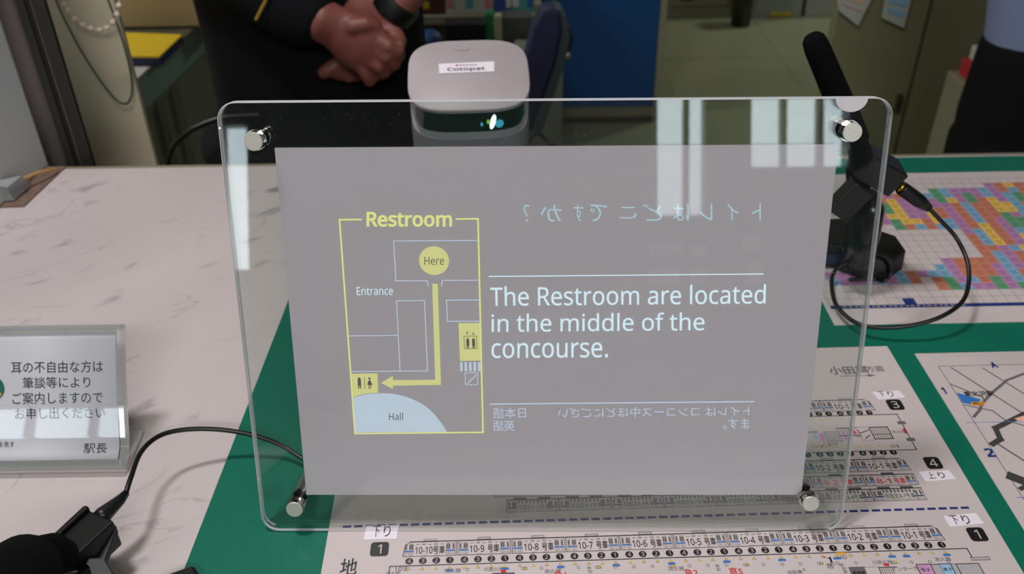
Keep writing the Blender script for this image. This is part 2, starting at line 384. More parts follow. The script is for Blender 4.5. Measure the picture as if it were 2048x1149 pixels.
# -- train rows
def car(x0, x1, y0, y1, label, ink=INK, small=False, nose=None, roofs=1, roofm=INKGY):
    h = y1 - y0; w_ = x1 - x0; lw = 0.00035
    if nose == 'L': pts = [(x0, y0), (x1, y0), (x1, y1), (x0 + w_ * 0.12, y1), (x0 + w_ * 0.03, y1 - h * 0.25), (x0, y0 + h * 0.1), (x0, y0)]
    elif nose == 'R': pts = [(x1, y0), (x0, y0), (x0, y1), (x1 - w_ * 0.12, y1), (x1 - w_ * 0.03, y1 - h * 0.25), (x1, y0 + h * 0.1), (x1, y0)]
    else: pts = [(x0, y0), (x1, y0), (x1, y1), (x0, y1), (x0, y0)]
    pr.line(pts, lw, INK); pr.line([pts[2], pts[3]], lw * 2, INK)
    for k in range(roofs):
        c = x0 + w_ * (0.5 if roofs == 1 else (0.27, 0.73)[k]); r = w_ * 0.12
        pr.rect(c - r, y1 + lw, c + r, y1 + h * 0.18, roofm); pr.frame(c - r, y1 + lw, c + r, y1 + h * 0.18, lw * 0.8, INK)
    for sgn in (0, 1):                                   # door windows and the blue stripe
        for dx in (0.035, 0.115, 0.155):
            q = x0 + w_ * (dx if not sgn else 1 - dx - 0.028)
            pr.rect(q + w_ * 0.003, y0 + h * 0.46, q + w_ * 0.023, y0 + h * 0.80, INKD); pr.frame(q - w_ * 0.004, y0 + h * 0.08, q + w_ * 0.032, y0 + h * 0.86, lw * 0.6, INKG)
        a = x0 + w_ * (0.02 if not sgn else 0.80); pr.lift = 0.00004; pr.rect(a, y0 + h * 0.30, a + w_ * 0.18, y0 + h * 0.39, INKB if not small else INKBL); pr.lift = 0
    for k in range(5):
        c = x0 + w_ * (0.27 + 0.115 * k); pr.rect(c - w_ * 0.03, y0 + h * 0.78, c + w_ * 0.03, y0 + h * 0.82, INKG)
        if k % 2: pr.frame(c - w_ * 0.03, y0 + h * 0.78, c + w_ * 0.03, y0 + h * 0.90, lw * 0.6, INKG)
    for k in (0.36, 0.60):
        for d in (0, 0.04, 0.08): pr.rect(x0 + w_ * (k + d), y0 + h * 0.02, x0 + w_ * (k + d + 0.01), y0 + h * 0.09, INKG)
    if small:
        pr.rect(x0 + w_ * 0.20, y0 + h * 0.14, x0 + w_ * 0.84, y0 + h * 0.62, PAPER); pr.frame(x0 + w_ * 0.20, y0 + h * 0.14, x0 + w_ * 0.84, y0 + h * 0.62, lw * 0.6, INKG)
        pr.lift = 0.00006; pr.text(label, x0 + w_ * 0.22, y0 + h * 0.18, x0 + w_ * 0.82, y0 + h * 0.58, ink, 0.01); pr.lift = 0
        for k in range(8): pr.rect(x0 + w_ * (0.22 + 0.075 * k), y0 + h * 0.68, x0 + w_ * (0.25 + 0.075 * k), y0 + h * 0.95, INKG)
    else:
        a, d = label.split('|')
        pr.text(a, x0 + w_ * 0.225, y0 + h * 0.17, x0 + w_ * (0.555 if len(a) > 4 else 0.50), y0 + h * 0.64, ink, 0.008)
        pr.text(d, x0 + w_ * 0.565, y0 + h * 0.13, x0 + w_ * 0.785, y0 + h * 0.68, ink, 0.014)
def badge(x, y, r, t, flip=False):
    pr.lift = 0.00004; pr.disc(x, y, r, INK); pr.lift = 0.0001; pr.text(t, x - r, y - r * 0.62, x + r, y + r * 0.62, PAPER, 0.0, keep='c'); pr.lift = 0
def tri(x, y, r, m, s_=1): pr.pg([(x - r, y - r * 0.8 * s_), (x + r, y - r * 0.8 * s_), (x, y + r * 0.9 * s_)], m)

# track 1 (nearest row)
xl = S(804, 1113)[0]; xr = S(1893, 1083)[0]; P1 = (xr - xl) / 10
y0 = S(1340, 1098)[1]; y1 = S(1340, 1069)[1]
rowA = (xl, P1)
for k in range(10):
    num = 10 - k
    car(xl + P1 * k + P1 * 0.015, xl + P1 * (k + 1) - P1 * 0.015, y0, y1, '10-%d|号車' % num, nose='L' if k == 0 else ('R' if k == 9 else None))
yb = S(1350, 1107)[1]; yl = S(1350, 1116)[1]
for k in range(10):
    for j in range(4):
        x = xl + P1 * (k + 0.14 + 0.245 * j); badge(x, yb, 0.0023, str(4 - j)); tri(x, yl - 0.0022, 0.0011, INKY)
        pr.line([(x - 0.0011, yl - 0.0031), (x + 0.0011, yl - 0.0031), (x, yl - 0.0012), (x - 0.0011, yl - 0.0031)], 0.0002, INKG)
        if j == 3 or (k == 9 and j == 0): pr.rect(x - 0.0022, yl - 0.0050, x + 0.0022, yl - 0.0034, INKB)
px0 = S(780, 1130)[0]; px1 = S(1935, 1100)[0]
pr.line([(px0, -0.29), (px0, yl), (px1, yl), (px1 + 0.0002, yl - 0.0065)], 0.0006, INK)
pr.rect(px1 - 0.001, yl - 0.0086, px1 + 0.0100, yl - 0.0065, INKGY); pr.frame(px1 - 0.001, yl - 0.0086, px1 + 0.0100, yl - 0.0065, 0.0003, INK)
def at(px, py): return S(px, py)
def ptext(body, px, py, hpx, m=INK, bold=0.01):     # text centred on the spot
    a, c = S(px, py); h = hpx * 0.00034; pr.text(body, a, c - h / 2, a, c + h / 2, m, bold, keep='c')
x, y = at(1682, 1108); pr.lift = 0.0001; pr.rect(x - 0.0026, y - 0.0008, x + 0.0026, y + 0.0008, INKO); pr.lift = 0; ptext('HD', 1685, 1115.5, 8, INK, 0.0)
x, y = at(1662, 1122); pr.disc(x, y + 0.0022, 0.0006, INK); pr.line([(x, y + 0.0016), (x, y - 0.0008)], 0.0011, INK); pr.line([(x - 0.0004, y - 0.0008), (x - 0.0007, y - 0.0035)], 0.0004, INK); pr.line([(x + 0.0004, y - 0.0008), (x + 0.0009, y - 0.0035)], 0.0004, INK); pr.line([(x, y + 0.001), (x - 0.0028, y + 0.0025)], 0.0003, INK); pr.disc(x - 0.0032, y + 0.0027, 0.0006, INKR)
for px in range(935, 1900, 37):
    x, y = at(px, 1145 - (px - 800) * 0.0165 - 3)
    pr.ring(x, y, 0.0009, 0.0003, INKG)
    if (px // 37) % 4 == 0: pr.lift = 0.00008; pr.rect(x + 0.0006, y - 0.0007, x + 0.0022, y + 0.0007, INKY); pr.frame(x + 0.0006, y - 0.0007, x + 0.0022, y + 0.0007, 0.0003, INK); pr.lift = 0
for body, px, py, h in (('消火器', 905, 1142, 9), ('消火栓', 992, 1139, 9), ('消火器', 1105, 1143, 9), ('時', 1178, 1137, 7), ('刻', 1180, 1144, 7), ('時', 1435, 1133, 7), ('刻', 1437, 1140, 7),
                        ('消火器', 1352, 1138, 9), ('自販機', 1590, 1145, 8), ('水', 1608, 1140, 7), ('時', 1683, 1131, 7), ('刻', 1688, 1138, 7), ('表', 1691, 1145, 7), ('消火栓', 1769, 1125, 9),
                        ('インターホン', 1815, 1138, 8), ('消火器', 1885, 1119, 9), ('消火栓', 786, 1147, 8)):
    ptext(body, px, py, h, INKG, 0.005)
ptext("10'8", 802, 1139, 9, INK, 0.0)
a_, c_ = S(678, 1152); e_ = S(712, 1152)[0]; pr.text('地', a_, c_, e_, S(690, 1118)[1], INK, 0.012)
ptext('急2', 1382, 1146, 15, INKR, 0.012); ptext('直S', 1471, 1143, 15, INKR, 0.012); ptext('急1', 1120, 1150, 15, INKR, 0.012)
x, y = at(1660, 1133); ptext('閉', 1660, 1133, 8, INK, 0.0); pr.ring(x, y, 0.0019, 0.0002, INKG)
def room(p0, p1, m, label=None, lm=INK):
    a, c = at(*p0); e = at(*p1)[0]; pr.rect(a, c - 0.03, e, c, m); pr.frame(a, c - 0.03, e, c, 0.0005, INK)
    if label:
        pr.lift = 0.0001; pr.text(label, (a + e) / 2, c - 0.0052, (a + e) / 2, c - 0.0028, lm, 0.01, keep='c'); pr.lift = 0
room((1698, 1136), (1729, 1136), INKG, '事務室', INK); room((1729, 1136), (1757, 1135), PAPER)
room((1832, 1130), (1861, 1130), INKP, '女子'); room((1861, 1130), (1879, 1129), INKGY); room((1879, 1129), (1901, 1129), INKLB, '男子'); room((1901, 1129), (1912, 1129), INKGY); room((1912, 1129), (1957, 1128), INKGY)
a, c = at(1757, 1136)
for k in range(7): pr.line([(a + 0.0013 * k, c), (a + 0.0013 * k, c - 0.02)], 0.0003, INK)
pr.line([(a, c), (a + 0.0105, c)], 0.0005, INK)
for px, py in ((1773, 1131), (1007, 1144)):
    x, y = at(px, py); pr.lift = 0.0001; pr.rect(x - 0.0015, y - 0.0008, x + 0.0015, y + 0.0010, INKR); pr.lift = 0
a, c = at(985, 1148); pr.rect(a, c - 0.02, a + 0.0125, c, INKG); pr.frame(a, c - 0.02, a + 0.0125, c, 0.0005, INK)
# dashed navy line
xa = S(686, 1052)[0]; xb_ = S(1945, 1018)[0]; yd = S(1350, 1034)[1]; n_ = 56
for k in range(n_):
    a = xa + (xb_ - xa) * k / n_; pr.rect(a, yd - 0.0009, a + (xb_ - xa) / n_ * 0.74, yd + 0.0009, INKBL)
# black number badges
def numbox(p0, p1, ytop, t):
    a, c = at(*p0); e = at(*p1)[0]; f = at(p0[0] - 8, ytop)[1]; pr.rrect(a, c, e, f, 0.0022, INK); pr.lift = 0.0001
    pr.text(t, (a + e) / 2, c + (f - c) * 0.18, (a + e) / 2, c + (f - c) * 0.82, PAPER, 0.0, keep='c'); pr.lift = 0
numbox((739, 1114), (776, 1113), 1086, '1'); numbox((1945, 1084), (1980, 1083), 1056, '1'); numbox((1857, 939), (1889, 938), 915, '4'); numbox((1781, 821), (1811, 819), 800, '3')
# rows behind the stand: green, red, black rows and the upper platform
def row(pl, pr_, y_px, hpx, labels, **kw):
    """cars counted leftwards from the right end; pl/pr_ = pixel x of the rightmost car's ends at its base"""
    a = S(pl, y_px)[0]; e = S(pr_, y_px)[0]; w_ = e - a; c = S(pr_, y_px)[1]; d = S(pr_, y_px - hpx)[1]
    for k, lb in enumerate(labels):
        car(a - w_ * 1.02 * k, e - w_ * 1.02 * k, c, d, lb, nose='R' if (k == 0 and kw.get('nosed')) else None, **{q: v for q, v in kw.items() if q != 'nosed'})
row(1750, 1854, 1000, 24, ['非固定8-7号車', '非固定8-8号車', '非固定8-9号車', '非固定8-10号車', '非固定8-7号車', '非固定8-8号車', '非固定8-9号車', '非固定8-10号車'], ink=INKGR, small=True, roofs=2, roofm=INKG)
row(1733, 1838, 970, 22, ['8-%d|号車' % k for k in range(1, 9)], ink=INKR, roofm=INKG)
row(1717, 1822, 941, 24, ['10-%d|号車' % k for k in range(1, 11)], nosed=True)
row(1649, 1751, 821, 22, ['10-%d|号車' % k for k in range(1, 11)], nosed=True)
yb2 = S(1700, 908)[1]; e0 = S(1787, 906)[0]
for k in range(20): badge(e0 - 0.0068 * k - (k // 4) * 0.0014, yb2, 0.0023, str(k % 4 + 1)); tri(e0 - 0.0068 * k - (k // 4) * 0.0014, yb2 + 0.0062, 0.0011, INKY, -1)
yb3 = S(1700, 827)[1]; e1 = S(1738, 825)[0]
for k in range(20): badge(e1 - 0.0068 * k - (k // 4) * 0.0014, yb3, 0.0023, str(k % 4 + 1)); tri(e1 - 0.0068 * k - (k // 4) * 0.0014, yb3 - 0.0054, 0.0011, INKY)
a = S(1833, 900); c = S(1790, 829)
pr.line([(a[0] - 0.33, a[1]), a, (a[0] + 0.0002, c[1]), (a[0] - 0.33, c[1])], 0.0006, INK)
for py in (846, 880):
    q = S(1812, py)[1]; pr.rect(a[0] - 0.0028, q - 0.0015, a[0] + 0.0028, q + 0.0015, INKG)
q = S(1800, 863)[1]; pr.rect(a[0] - 0.0016, q - 0.0025, a[0] + 0.0003, q + 0.0025, INKR); ptext('消火栓', 1796, 864, 8, INKG, 0.0)
ptext("10'8", 1788, 893, 8, INK, 0.0)
x, y = S(1700, 880); sx = 0.0032
pr.rect(x - 0.0195 * 1.0, y + 0.000, x - 0.0115, y + 0.0075, INKGY) if False else None
x2, y2 = S(1656, 884); pr.rect(x2, y2, x2 + 0.0105, y2 + 0.0095, INKGY); pr.frame(x2, y2, x2 + 0.0105, y2 + 0.0095, 0.0004, INK); pr.rect(x2 - 0.004, y2 + 0.001, x2 - 0.001, y2 + 0.0085, INKP); pr.rect(x2 + 0.012, y2 + 0.001, x2 + 0.0145, y2 + 0.0085, INKP); pr.rect(x2 - 0.0085, y2 + 0.003, x2 - 0.0055, y2 + 0.0065, INKLB)
pr.line([(x2 - 0.002, y2), (x2 - 0.006, y2 - 0.006)], 0.0003, INKR); ptext('インターホン', 1647, 893, 7, INKG, 0.0); ptext('消火栓', 1665, 888, 7, INKG, 0.0)
x3, y3 = S(1750, 879); pr.frame(x3, y3, x3 + 0.0125, y3 + 0.0115, 0.0007, INK); pr.line([(x3, y3 + 0.0045), (x3 + 0.0125, y3 + 0.0045)], 0.0004, INK)
for k in range(1, 8): pr.line([(x3 + 0.00156 * k, y3), (x3 + 0.00156 * k, y3 + 0.0115)], 0.0003, INK)
pr.frame(x3 - 0.0085, y3 - 0.001, x3 - 0.0003, y3 + 0.012, 0.0003, INKL); pr.line([(x3 - 0.008, y3 + 0.006), (x3 - 0.001, y3 + 0.009)], 0.0006, INK); pr.line([(x3 - 0.006, y3 + 0.001), (x3 - 0.002, y3 + 0.004)], 0.0006, INK)
for k in range(7): pr.line([(x3 - 0.022 + 0.0018 * k, y3 + 0.004), (x3 - 0.022 + 0.0018 * k, y3 + 0.0115)], 0.0003, INK)
pr.line([(x3 - 0.023, y3 + 0.004), (x3 - 0.009, y3 + 0.004)], 0.0006, INK); pr.line([(x3 - 0.023, y3 + 0.0115), (x3 - 0.009, y3 + 0.0115)], 0.0006, INK)
pr.lift = 0.0001; ptext('急3', 1709, 864, 13, INKR, 0.012); pr.lift = 0; ptext('UP', 1718, 873, 8, INKG, 0.0); ptext('時刻表', 1624, 865, 7, INKG, 0.0)
ptext('小田原', 1697, 741, 27, INKG, 0.02); ptext('方面', 1749, 738, 20, INKG, 0.01)
a, c = S(1681, 753); e = S(1735, 750)[0]; pr.line([(a, c), (e, c)], 0.0006, INKG); pr.pg([(e, c - 0.0016), (e + 0.006, c), (e, c + 0.0016)], INKG)
pr.build('printed_plan', sp)

# hand-lettered tape labels on the plan
def tape(pts, txt, label, tx):
    q = [T(px, py, ZM + 0.0007) for px, py in pts]; b = MB(); b.prism([(p.x, p.y, ZM + 0.0007) for p in q], (0, 0, 0.0002), STICKER)
    o = b.build('tape_label'); tag(o, label, 'label', 'white tape labels on the station plan')
    p2 = Print(lambda a, c, l: Vector((plan(a, c).x, plan(a, c).y, ZM + 0.00105)))
    a, c = S(tx[0], tx[3]); e = S(tx[2], tx[3])[0]; f = S((tx[0] + tx[2]) / 2, tx[1])[1]; p2.text(txt[0], a, c, a + (e - a) * 0.42, f, INK, 0.0); p2.text(txt[1], a + (e - a) * 0.62, c, e, f, INK, 0.0)
    p2.build('lettering', o)
tape([(1757, 800), (1811, 796), (1798, 782), (1744, 785)], '下り', 'white tape label with down-track lettering above the black 3', (1760, 784, 1790, 796))
tape([(1851, 964), (1912, 959), (1897, 941), (1837, 944)], '上り', 'white tape label with up-track lettering below the black 4', (1858, 946, 1893, 959))
tape([(1900, 1055), (1968, 1048), (1951, 1027), (1886, 1033)], '下り', 'white tape label with down-track lettering above the right black 1', (1906, 1032, 1944, 1051))
tape([(727, 1081), (793, 1079), (798, 1051), (733, 1053)], '下り', 'white tape label half hidden by the lower edge of the acrylic stand', (744, 1053, 780, 1076))

# ================================================================== DISTRICT MAP
DO = T(1828, 712); DA = rad(0.6); DX = Vector((math.cos(DA), math.sin(DA), 0)); DY = Vector((-math.sin(DA), math.cos(DA), 0))
def dmap(a, b_, lift=0.0): q = DO + DX * a + DY * b_; return Vector((q.x, q.y, ZM + 0.0006 + lift))
def D_(px, py): q = T(px, py, ZM + 0.0006) - DO; return q.dot(DX), q.dot(DY)
dm = thing('district_map', 'white district street map at the right edge of the counter', 'map')
b = MB(); b.prism([(p.x, p.y, ZM) for p in (dmap(0, -0.297), dmap(0.42, -0.297), dmap(0.42, 0), dmap(0, 0))], (0, 0, 0.0005), PAPER); b.build('paper', dm)
pr = Print(dmap); inner = D_(1877, 733)
pr.line([(inner[0] + 0.36, inner[1]), inner, (inner[0], -0.28)], 0.0005, INKG)
def road(pts, w_, m=INKG): pr.line([D_(*p) for p in pts], w_, m)
road([(1903, 736), (2048, 829)], 0.0011); road([(1966, 737), (2048, 788), (2130, 840)], 0.0011); road([(1902, 769), (1965, 795), (1968, 800)], 0.0011)
road([(2130, 722), (2048, 748), (2014, 761), (1982, 788), (1964, 808), (1960, 820), (1948, 834)], 0.0020); road([(1928, 810), (1958, 817), (1985, 822), (2009, 840), (2048, 852), (2100, 880)], 0.0010); road([(1995, 888), (2048, 922), (2110, 960)], 0.0014)
road([(2200, 770), (2048, 829), (1991, 857), (2001, 879), (1985, 889)], 0.0040, INKD)
road([(1933, 846), (2200, 841)], 0.0004, INKB); road([(2034, 996), (2300, 990)], 0.0004, INKB)
pr.lift = 0.0001; a_, c_ = D_(1914, 787), D_(1964, 801); pr.pg([D_(1913, 786), D_(1925, 806), D_(1949, 811), D_(1962, 800)], INKB)
e_ = D_(1945, 812); pr.lift = 0.0002; pr.rect(e_[0], e_[1], e_[0] + 0.0092, e_[1] + 0.0036, INKO); pr.lift = 0.0003; pr.text('西口', e_[0] + 0.0012, e_[1] + 0.0005, e_[0] + 0.0080, e_[1] + 0.0031, INK, 0.01)
pr.lift = 0.0002; q = D_(1931, 794); pr.text('東北沢駅', q[0], q[1], q[0] + 0.0215, q[1] + 0.0055, INK, 0.012)
q = D_(1982, 733); pr.text('A', q[0], q[1] - 0.0022, q[0] + 0.0050, q[1] + 0.0048, INKBL, 0.03); q = D_(1893, 789); pr.text('1', q[0] - 0.002, q[1], q[0] + 0.0008, q[1] + 0.0072, INKBL, 0.03); q = D_(1985, 915); pr.text('2', q[0] - 0.003, q[1], q[0] + 0.0030, q[1] + 0.0080, INKBL, 0.03)
pr.lift = 0.00005; PINKP = mat('salmon_ink', (238, 184, 164), 0.5); pr.pg([D_(2028, 838), D_(2048, 832), D_(2075, 840), D_(2060, 850)], PINKP); pr.lift = 0
q = D_(2022, 958); pr.line([D_(2026, 955), D_(2070, 972)], 0.0075, INKD); pr.line([D_(2042, 978), D_(2080, 960)], 0.003, INKD)
pr.build('printed_streets', dm)

# ================================================================== CELL CHART
GO = T(1668, 655); GA = rad(0.35); GX = Vector((math.cos(GA), math.sin(GA), 0)); GY = Vector((-math.sin(GA), math.cos(GA), 0))
def gmap(a, b_, lift=0.0): q = GO + GX * a + GY * b_; return Vector((q.x, q.y, ZM + 0.0006 + lift))
gc = thing('cell_chart', 'white grid chart filled with orange blue purple and yellow cells', 'chart')
b = MB(); b.prism([(p.x, p.y, ZM) for p in (gmap(0, 0), gmap(0.50, 0), gmap(0.50, 0.256), gmap(0, 0.256))], (0, 0, 0.0005), PAPER); b.build('paper', gc)
pr = Print(gmap); CELL = 0.0098; NX, NY = 46, 22; GX0, GY0 = 0.004, 0.0260
for i in range(NX + 1): pr.rect(GX0 + i * CELL - 0.0002, GY0, GX0 + i * CELL + 0.0002, GY0 + NY * CELL, INKL)
for j in range(NY + 1): pr.rect(GX0, GY0 + j * CELL - 0.0002, GX0 + NX * CELL, GY0 + j * CELL + 0.0002, INKL)
cols = [mat('cell_orange', (204, 122, 92), 0.5), mat('cell_blue', (122, 172, 206), 0.5), mat('cell_purple', (184, 128, 178), 0.5), mat('cell_green', (84, 158, 112), 0.5), mat('cell_yellow', (232, 190, 76), 0.5)]
region = [(1748, 391), (1830, 390), (1880, 376), (1950, 376), (1988, 366), (2048, 362), (2600, 340), (2900, 560), (1890, 578), (1868, 556), (1830, 568), (1775, 560), (1765, 543), (1868, 540), (1876, 519), (1975, 517), (1950, 480), (1905, 457), (1800, 457), (1745, 436), (1722, 420)]
region2 = [(1655, 548), (1800, 548), (1790, 566), (1655, 568)]
def inside(pt, pg_):
    x, y = pt; c = False; n = len(pg_)
    for i in range(n):
        (x1_, y1_), (x2_, y2_) = pg_[i], pg_[(i + 1) % n]
        if (y1_ > y) != (y2_ > y) and x < (x2_ - x1_) * (y - y1_) / (y2_ - y1_) + x1_: c = not c
    return c
rnd = random.Random(3); pr.lift = 0.00005
for i in range(NX):
    j = 0
    while j < NY:
        run = rnd.choice((1, 1, 2, 2, 3, 3, 4)); cm = rnd.choices(cols, (5, 5, 4, 2, 3))[0]
        for k in range(run):
            if j + k >= NY: break
            a, c = GX0 + i * CELL, GY0 + (j + k) * CELL; ctr = PX(gmap(a + CELL / 2, c + CELL / 2))
            if inside(ctr, region) or inside(ctr, region2):
                pr.rect(a + 0.0002, c + 0.0002, a + CELL - 0.0002, c + CELL - 0.0002, cm)
                pr.lift = 0.0001
                for q in range(3): pr.rect(a + 0.0022 + q * 0.0020, c + 0.0058, a + 0.0036 + q * 0.0020, c + 0.0074, INKG)
                for q in range(2): pr.rect(a + 0.0026 + q * 0.0026, c + 0.0026, a + 0.0044 + q * 0.0026, c + 0.0040, INKG)
                pr.lift = 0.00005
        j += run
pr.lift = 0.0001; pr.rect(0.004, 0.0215, 0.48, 0.0258, INKBL); pr.rect(0.066, 0.0258, 0.0755, 0.0345, INKBL)
pr.lift = 0.0002; pr.text('駅員用 座席位置確認 車内配置一覧表', 0.014, 0.0226, 0.110, 0.0248, PAPER, 0.0) if False else None
for k in range(22): pr.rect(0.014 + k * 0.0046 + (k % 3) * 0.0005, 0.0226, 0.0172 + k * 0.0046, 0.0248, INKL)
pr.build('printed_cells', gc)

# ================================================================== ACRYLIC DISPLAY STAND
st = thing('acrylic_display_stand', 'clear acrylic stand with steel studs leaning at the centre', 'display stand')
def rr(u0, v0, u1, v1, r, n=7):
    pts = []
    for cx_, cy_, a0 in ((u1 - r, v1 - r, 0), (u0 + r, v1 - r, 90), (u0 + r, v0 + r, 180), (u1 - r, v0 + r, 270)):
        for k in range(n + 1): a = rad(a0 + k * 90 / n); pts.append((cx_ + r * math.cos(a), cy_ + r * math.sin(a)))
    return pts
out = rr(-0.1765, 0.0008, 0.1740, 0.2590, 0.010)
for n0, n1, nm in ((0.0007, 0.0032, 'front_panel'), (-0.0032, -0.0007, 'back_panel')):
    b = MB(); ch_ = 0.0006; inn = rr(-0.1765 + ch_, 0.0008 + ch_, 0.1740 - ch_, 0.2590 - ch_, 0.010 - ch_)
    A_ = [BP(u, v, n1) for u, v in inn]; Bq = [BP(u, v, n1 - ch_) for u, v in out]; Cq = [BP(u, v, n0 + ch_) for u, v in out]; Dq = [BP(u, v, n0) for u, v in inn]
    b.poly(A_, CLEAR); b.poly(list(reversed(Dq)), CLEAR); b.rings([A_, Bq, Cq, Dq], EDGE, False); b.build(nm, st)
LEGM = mat('leg_steel', (190, 186, 176), 0.30, 0.75)
def stud(u, v, back, name):
    b = MB(); R_ = 0.0050
    def ring(n, r): return [BP(u + r * math.cos(2 * math.pi * k / 28), v + r * math.sin(2 * math.pi * k / 28), n) for k in range(28)]
    b.rings([ring(0.0034, R_), ring(0.0034 + 0.0056, R_)], CHROME2, False)
    b.rings([ring(0.0090, R_), ring(0.0096, R_ * 0.94)], CHROME, True)
    b.rings([ring(0.0033, R_ * 1.12), ring(0.0046, R_ * 1.12)], CHROME2)
    o = b.build(name, st); 
    b = MB(); b.rings([ring(-0.0034, R_ * 1.05), ring(-0.0060, R_ * 1.05)], CHROME2); b.rings([ring(-0.0060, R_ * 0.9), ring(-0.0034 - back, R_ * 0.9)], LEGM); b.build('rear_cap' if back < 0.02 else 'rear_leg', o)
    return o
stud(-0.1568, 0.2394, 0.004, 'stud'); stud(0.1520, 0.2421, 0.004, 'stud')
stud(-0.1540, 0.0200, 0.056, 'foot_stud'); stud(0.1515, 0.0240, 0.070, 'foot_stud')
# half round sticker at the top edge
c0 = B(1705, 186, 0.0034); rS = (B(1738, 187, 0.0034)[0] - B(1673, 187, 0.0034)[0]) / 2
b = MB(); b.prism([BP(c0[0] + rS * math.cos(a), 0.2588 - rS * 0.86 * math.sin(a), 0.0034) for a in [math.pi * k / 24 for k in range(25)]], BF * 0.0002, mat('frosted_seal', (214, 206, 214), 0.5))
tag(b.build('seal_sticker'), 'half-round whitish seal sticker on the upper right acrylic edge', 'sticker')

# projection film between the panels
fs_ = thing('projection_film', 'grey translucent film glowing with a projected restroom guide', 'screen')
b = MB(); q = [(-0.1485, 0.0245), (0.1485, 0.0245), (0.1485, 0.2345), (-0.1485, 0.2345)]
b.prism([BP(u, v, 0.0001) for u, v in q], BF * -0.0002, screen_film()); b.build('film', fs_)
WL = mat('projected_white', (60, 60, 60), 0.8, emit=(216, 238, 248), estr=1.0); WL2 = mat('projected_pale', (60, 60, 60), 0.8, emit=(176, 204, 216), estr=0.9)
WL3 = mat('projected_hall', (60, 60, 60), 0.8, emit=(192, 206, 222), estr=0.95); YL = mat('projected_yellow', (60, 60, 60), 0.8, emit=(226, 228, 138), estr=0.98)
YL2 = mat('projected_yellow_fill', (60, 60, 60), 0.8, emit=(216, 214, 142), estr=0.93); DK = mat('projected_dark', (116, 112, 112), 0.9)
LAV = mat('projected_lavender', (60, 60, 60), 0.8, emit=(190, 200, 222), estr=0.95)
def scr(a, b_, l=0.0):           # projected picture, drawn in the picture's own coordinates
    return BP(a, b_, 0.0002 + l)
def pq(px, py): return B(px, py, 0.0002)
def newp(): return Print(scr)
def lp(P_, pts, wpx, m): P_.line([pq(*p) for p in pts], wpx * 0.000275, m)
def warp_text(P_, body, tl, tr, bl, br, m, bold=0.0, mirror=False):
    vs, fs, _ = text_geo(body, bold); TL, TR, BL, BR = pq(*tl), pq(*tr), pq(*bl), pq(*br); out_ = []
    for a, c in vs:
        if mirror: a = 1 - a
        x = (1 - c) * ((1 - a) * BL[0] + a * BR[0]) + c * ((1 - a) * TL[0] + a * TR[0]); y = (1 - c) * ((1 - a) * BL[1] + a * BR[1]) + c * ((1 - a) * TL[1] + a * TR[1])
        out_.append(P_.P(x, y))
    P_.mesh(out_, fs, m)
p = newp(); lp(p, [(722, 439.5), (679, 440), (710, 868), (966, 865.5), (956, 438), (913, 438.5)], 3.2, YL); p.build('map_frame', fs_)
p = newp(); warp_text(p, 'Restroom', (733, 424), (904, 424), (733, 454), (904, 454), YL, 0.022); o = p.build('heading_lettering', fs_)
p = newp(); lp(p, [(956, 481.5), (787, 482.5), (792, 562.5), (855, 562), (856, 572)], 2.0, LAV); lp(p, [(884, 572), (884, 561.5), (957, 561)], 2.0, LAV)
lp(p, [(958, 600.5), (893, 601), (895, 643.5), (958, 643)], 2.0, LAV); lp(p, [(697, 672.5), (796, 671.5)], 2, LAV); lp(p, [(703, 744), (855, 742.5), (849, 601.5), (793, 602.5), (800, 743)], 2, LAV); p.build('map_outline', fs_)
p = newp(); c = pq(868, 522); c2 = pq(898, 522); p.disc(c[0], c[1], c2[0] - c[0], YL2, 40); p.build('here_marker', fs_)
p = newp(); p.lift = 0.0001; warp_text(p, 'Here', (849, 514), (888, 514), (849, 530), (888, 530), DK); p.build('here_lettering', fs_)
p = newp(); warp_text(p, 'Entrance', (713, 575), (786, 574.5), (714, 591), (786, 590.5), WL); p.build('entrance_lettering', fs_)
p = newp(); p.pg([pq(*q) for q in ((864.5, 568), (875.5, 568), (877, 620), (882, 770.5), (786, 772), (786, 779), (762, 766.5), (785.5, 752.5), (786, 761), (870.5, 760.5), (866, 620))], YL2); p.build('route_arrow', fs_)
p = newp(); p.pg([pq(*q) for q in ((917, 647), (959, 646.5), (963, 721.5), (920, 722.5))], YL2); p.build('lift_sign', fs_)
p = newp(); p.lift = 0.0001
lp(p, [(928, 673), (953, 672.5), (954, 697.5), (929, 698), (928, 673)], 1.2, DK)
for cx_ in (935.5, 947):
    c = pq(cx_, 679); p.disc(c[0], c[1], 0.0007, DK, 12); lp(p, [(cx_, 683), (cx_ + .3, 690)], 6, DK); lp(p, [(cx_ - 1.5, 690), (cx_ - 1.2, 696)], 2, DK); lp(p, [(cx_ + 1.5, 690), (cx_ + 1.8, 696)], 2, DK)
lp(p, [(934.5, 670), (934.3, 664.5)], 1, DK); lp(p, [(932, 667), (934.3, 664), (936.6, 667)], 1, DK); lp(p, [(946.5, 664), (946.7, 669.5)], 1, DK); lp(p, [(944.2, 667), (946.7, 670), (949, 667)], 1, DK)
p.build('lift_symbol', fs_)
for k in range(5):
    p = newp(); x0_ = 920 + k * 8.9; p.pg([pq(*q) for q in ((x0_, 725), (x0_ + 5, 724.9), (x0_ + 5.4, 743.3), (x0_ + .6, 743.5))], WL3); p.build('stair_bar', fs_)
p = newp(); lp(p, [(930, 746.5), (955, 746), (955.8, 770), (931, 770.5), (930, 746.5)], 1.4, WL3); lp(p, [(934, 767), (938, 767), (938, 763), (942, 763), (942, 759), (946, 759), (946, 755), (950, 755), (950, 751), (953, 751)], 1.6, WL3); p.build('stair_symbol', fs_)
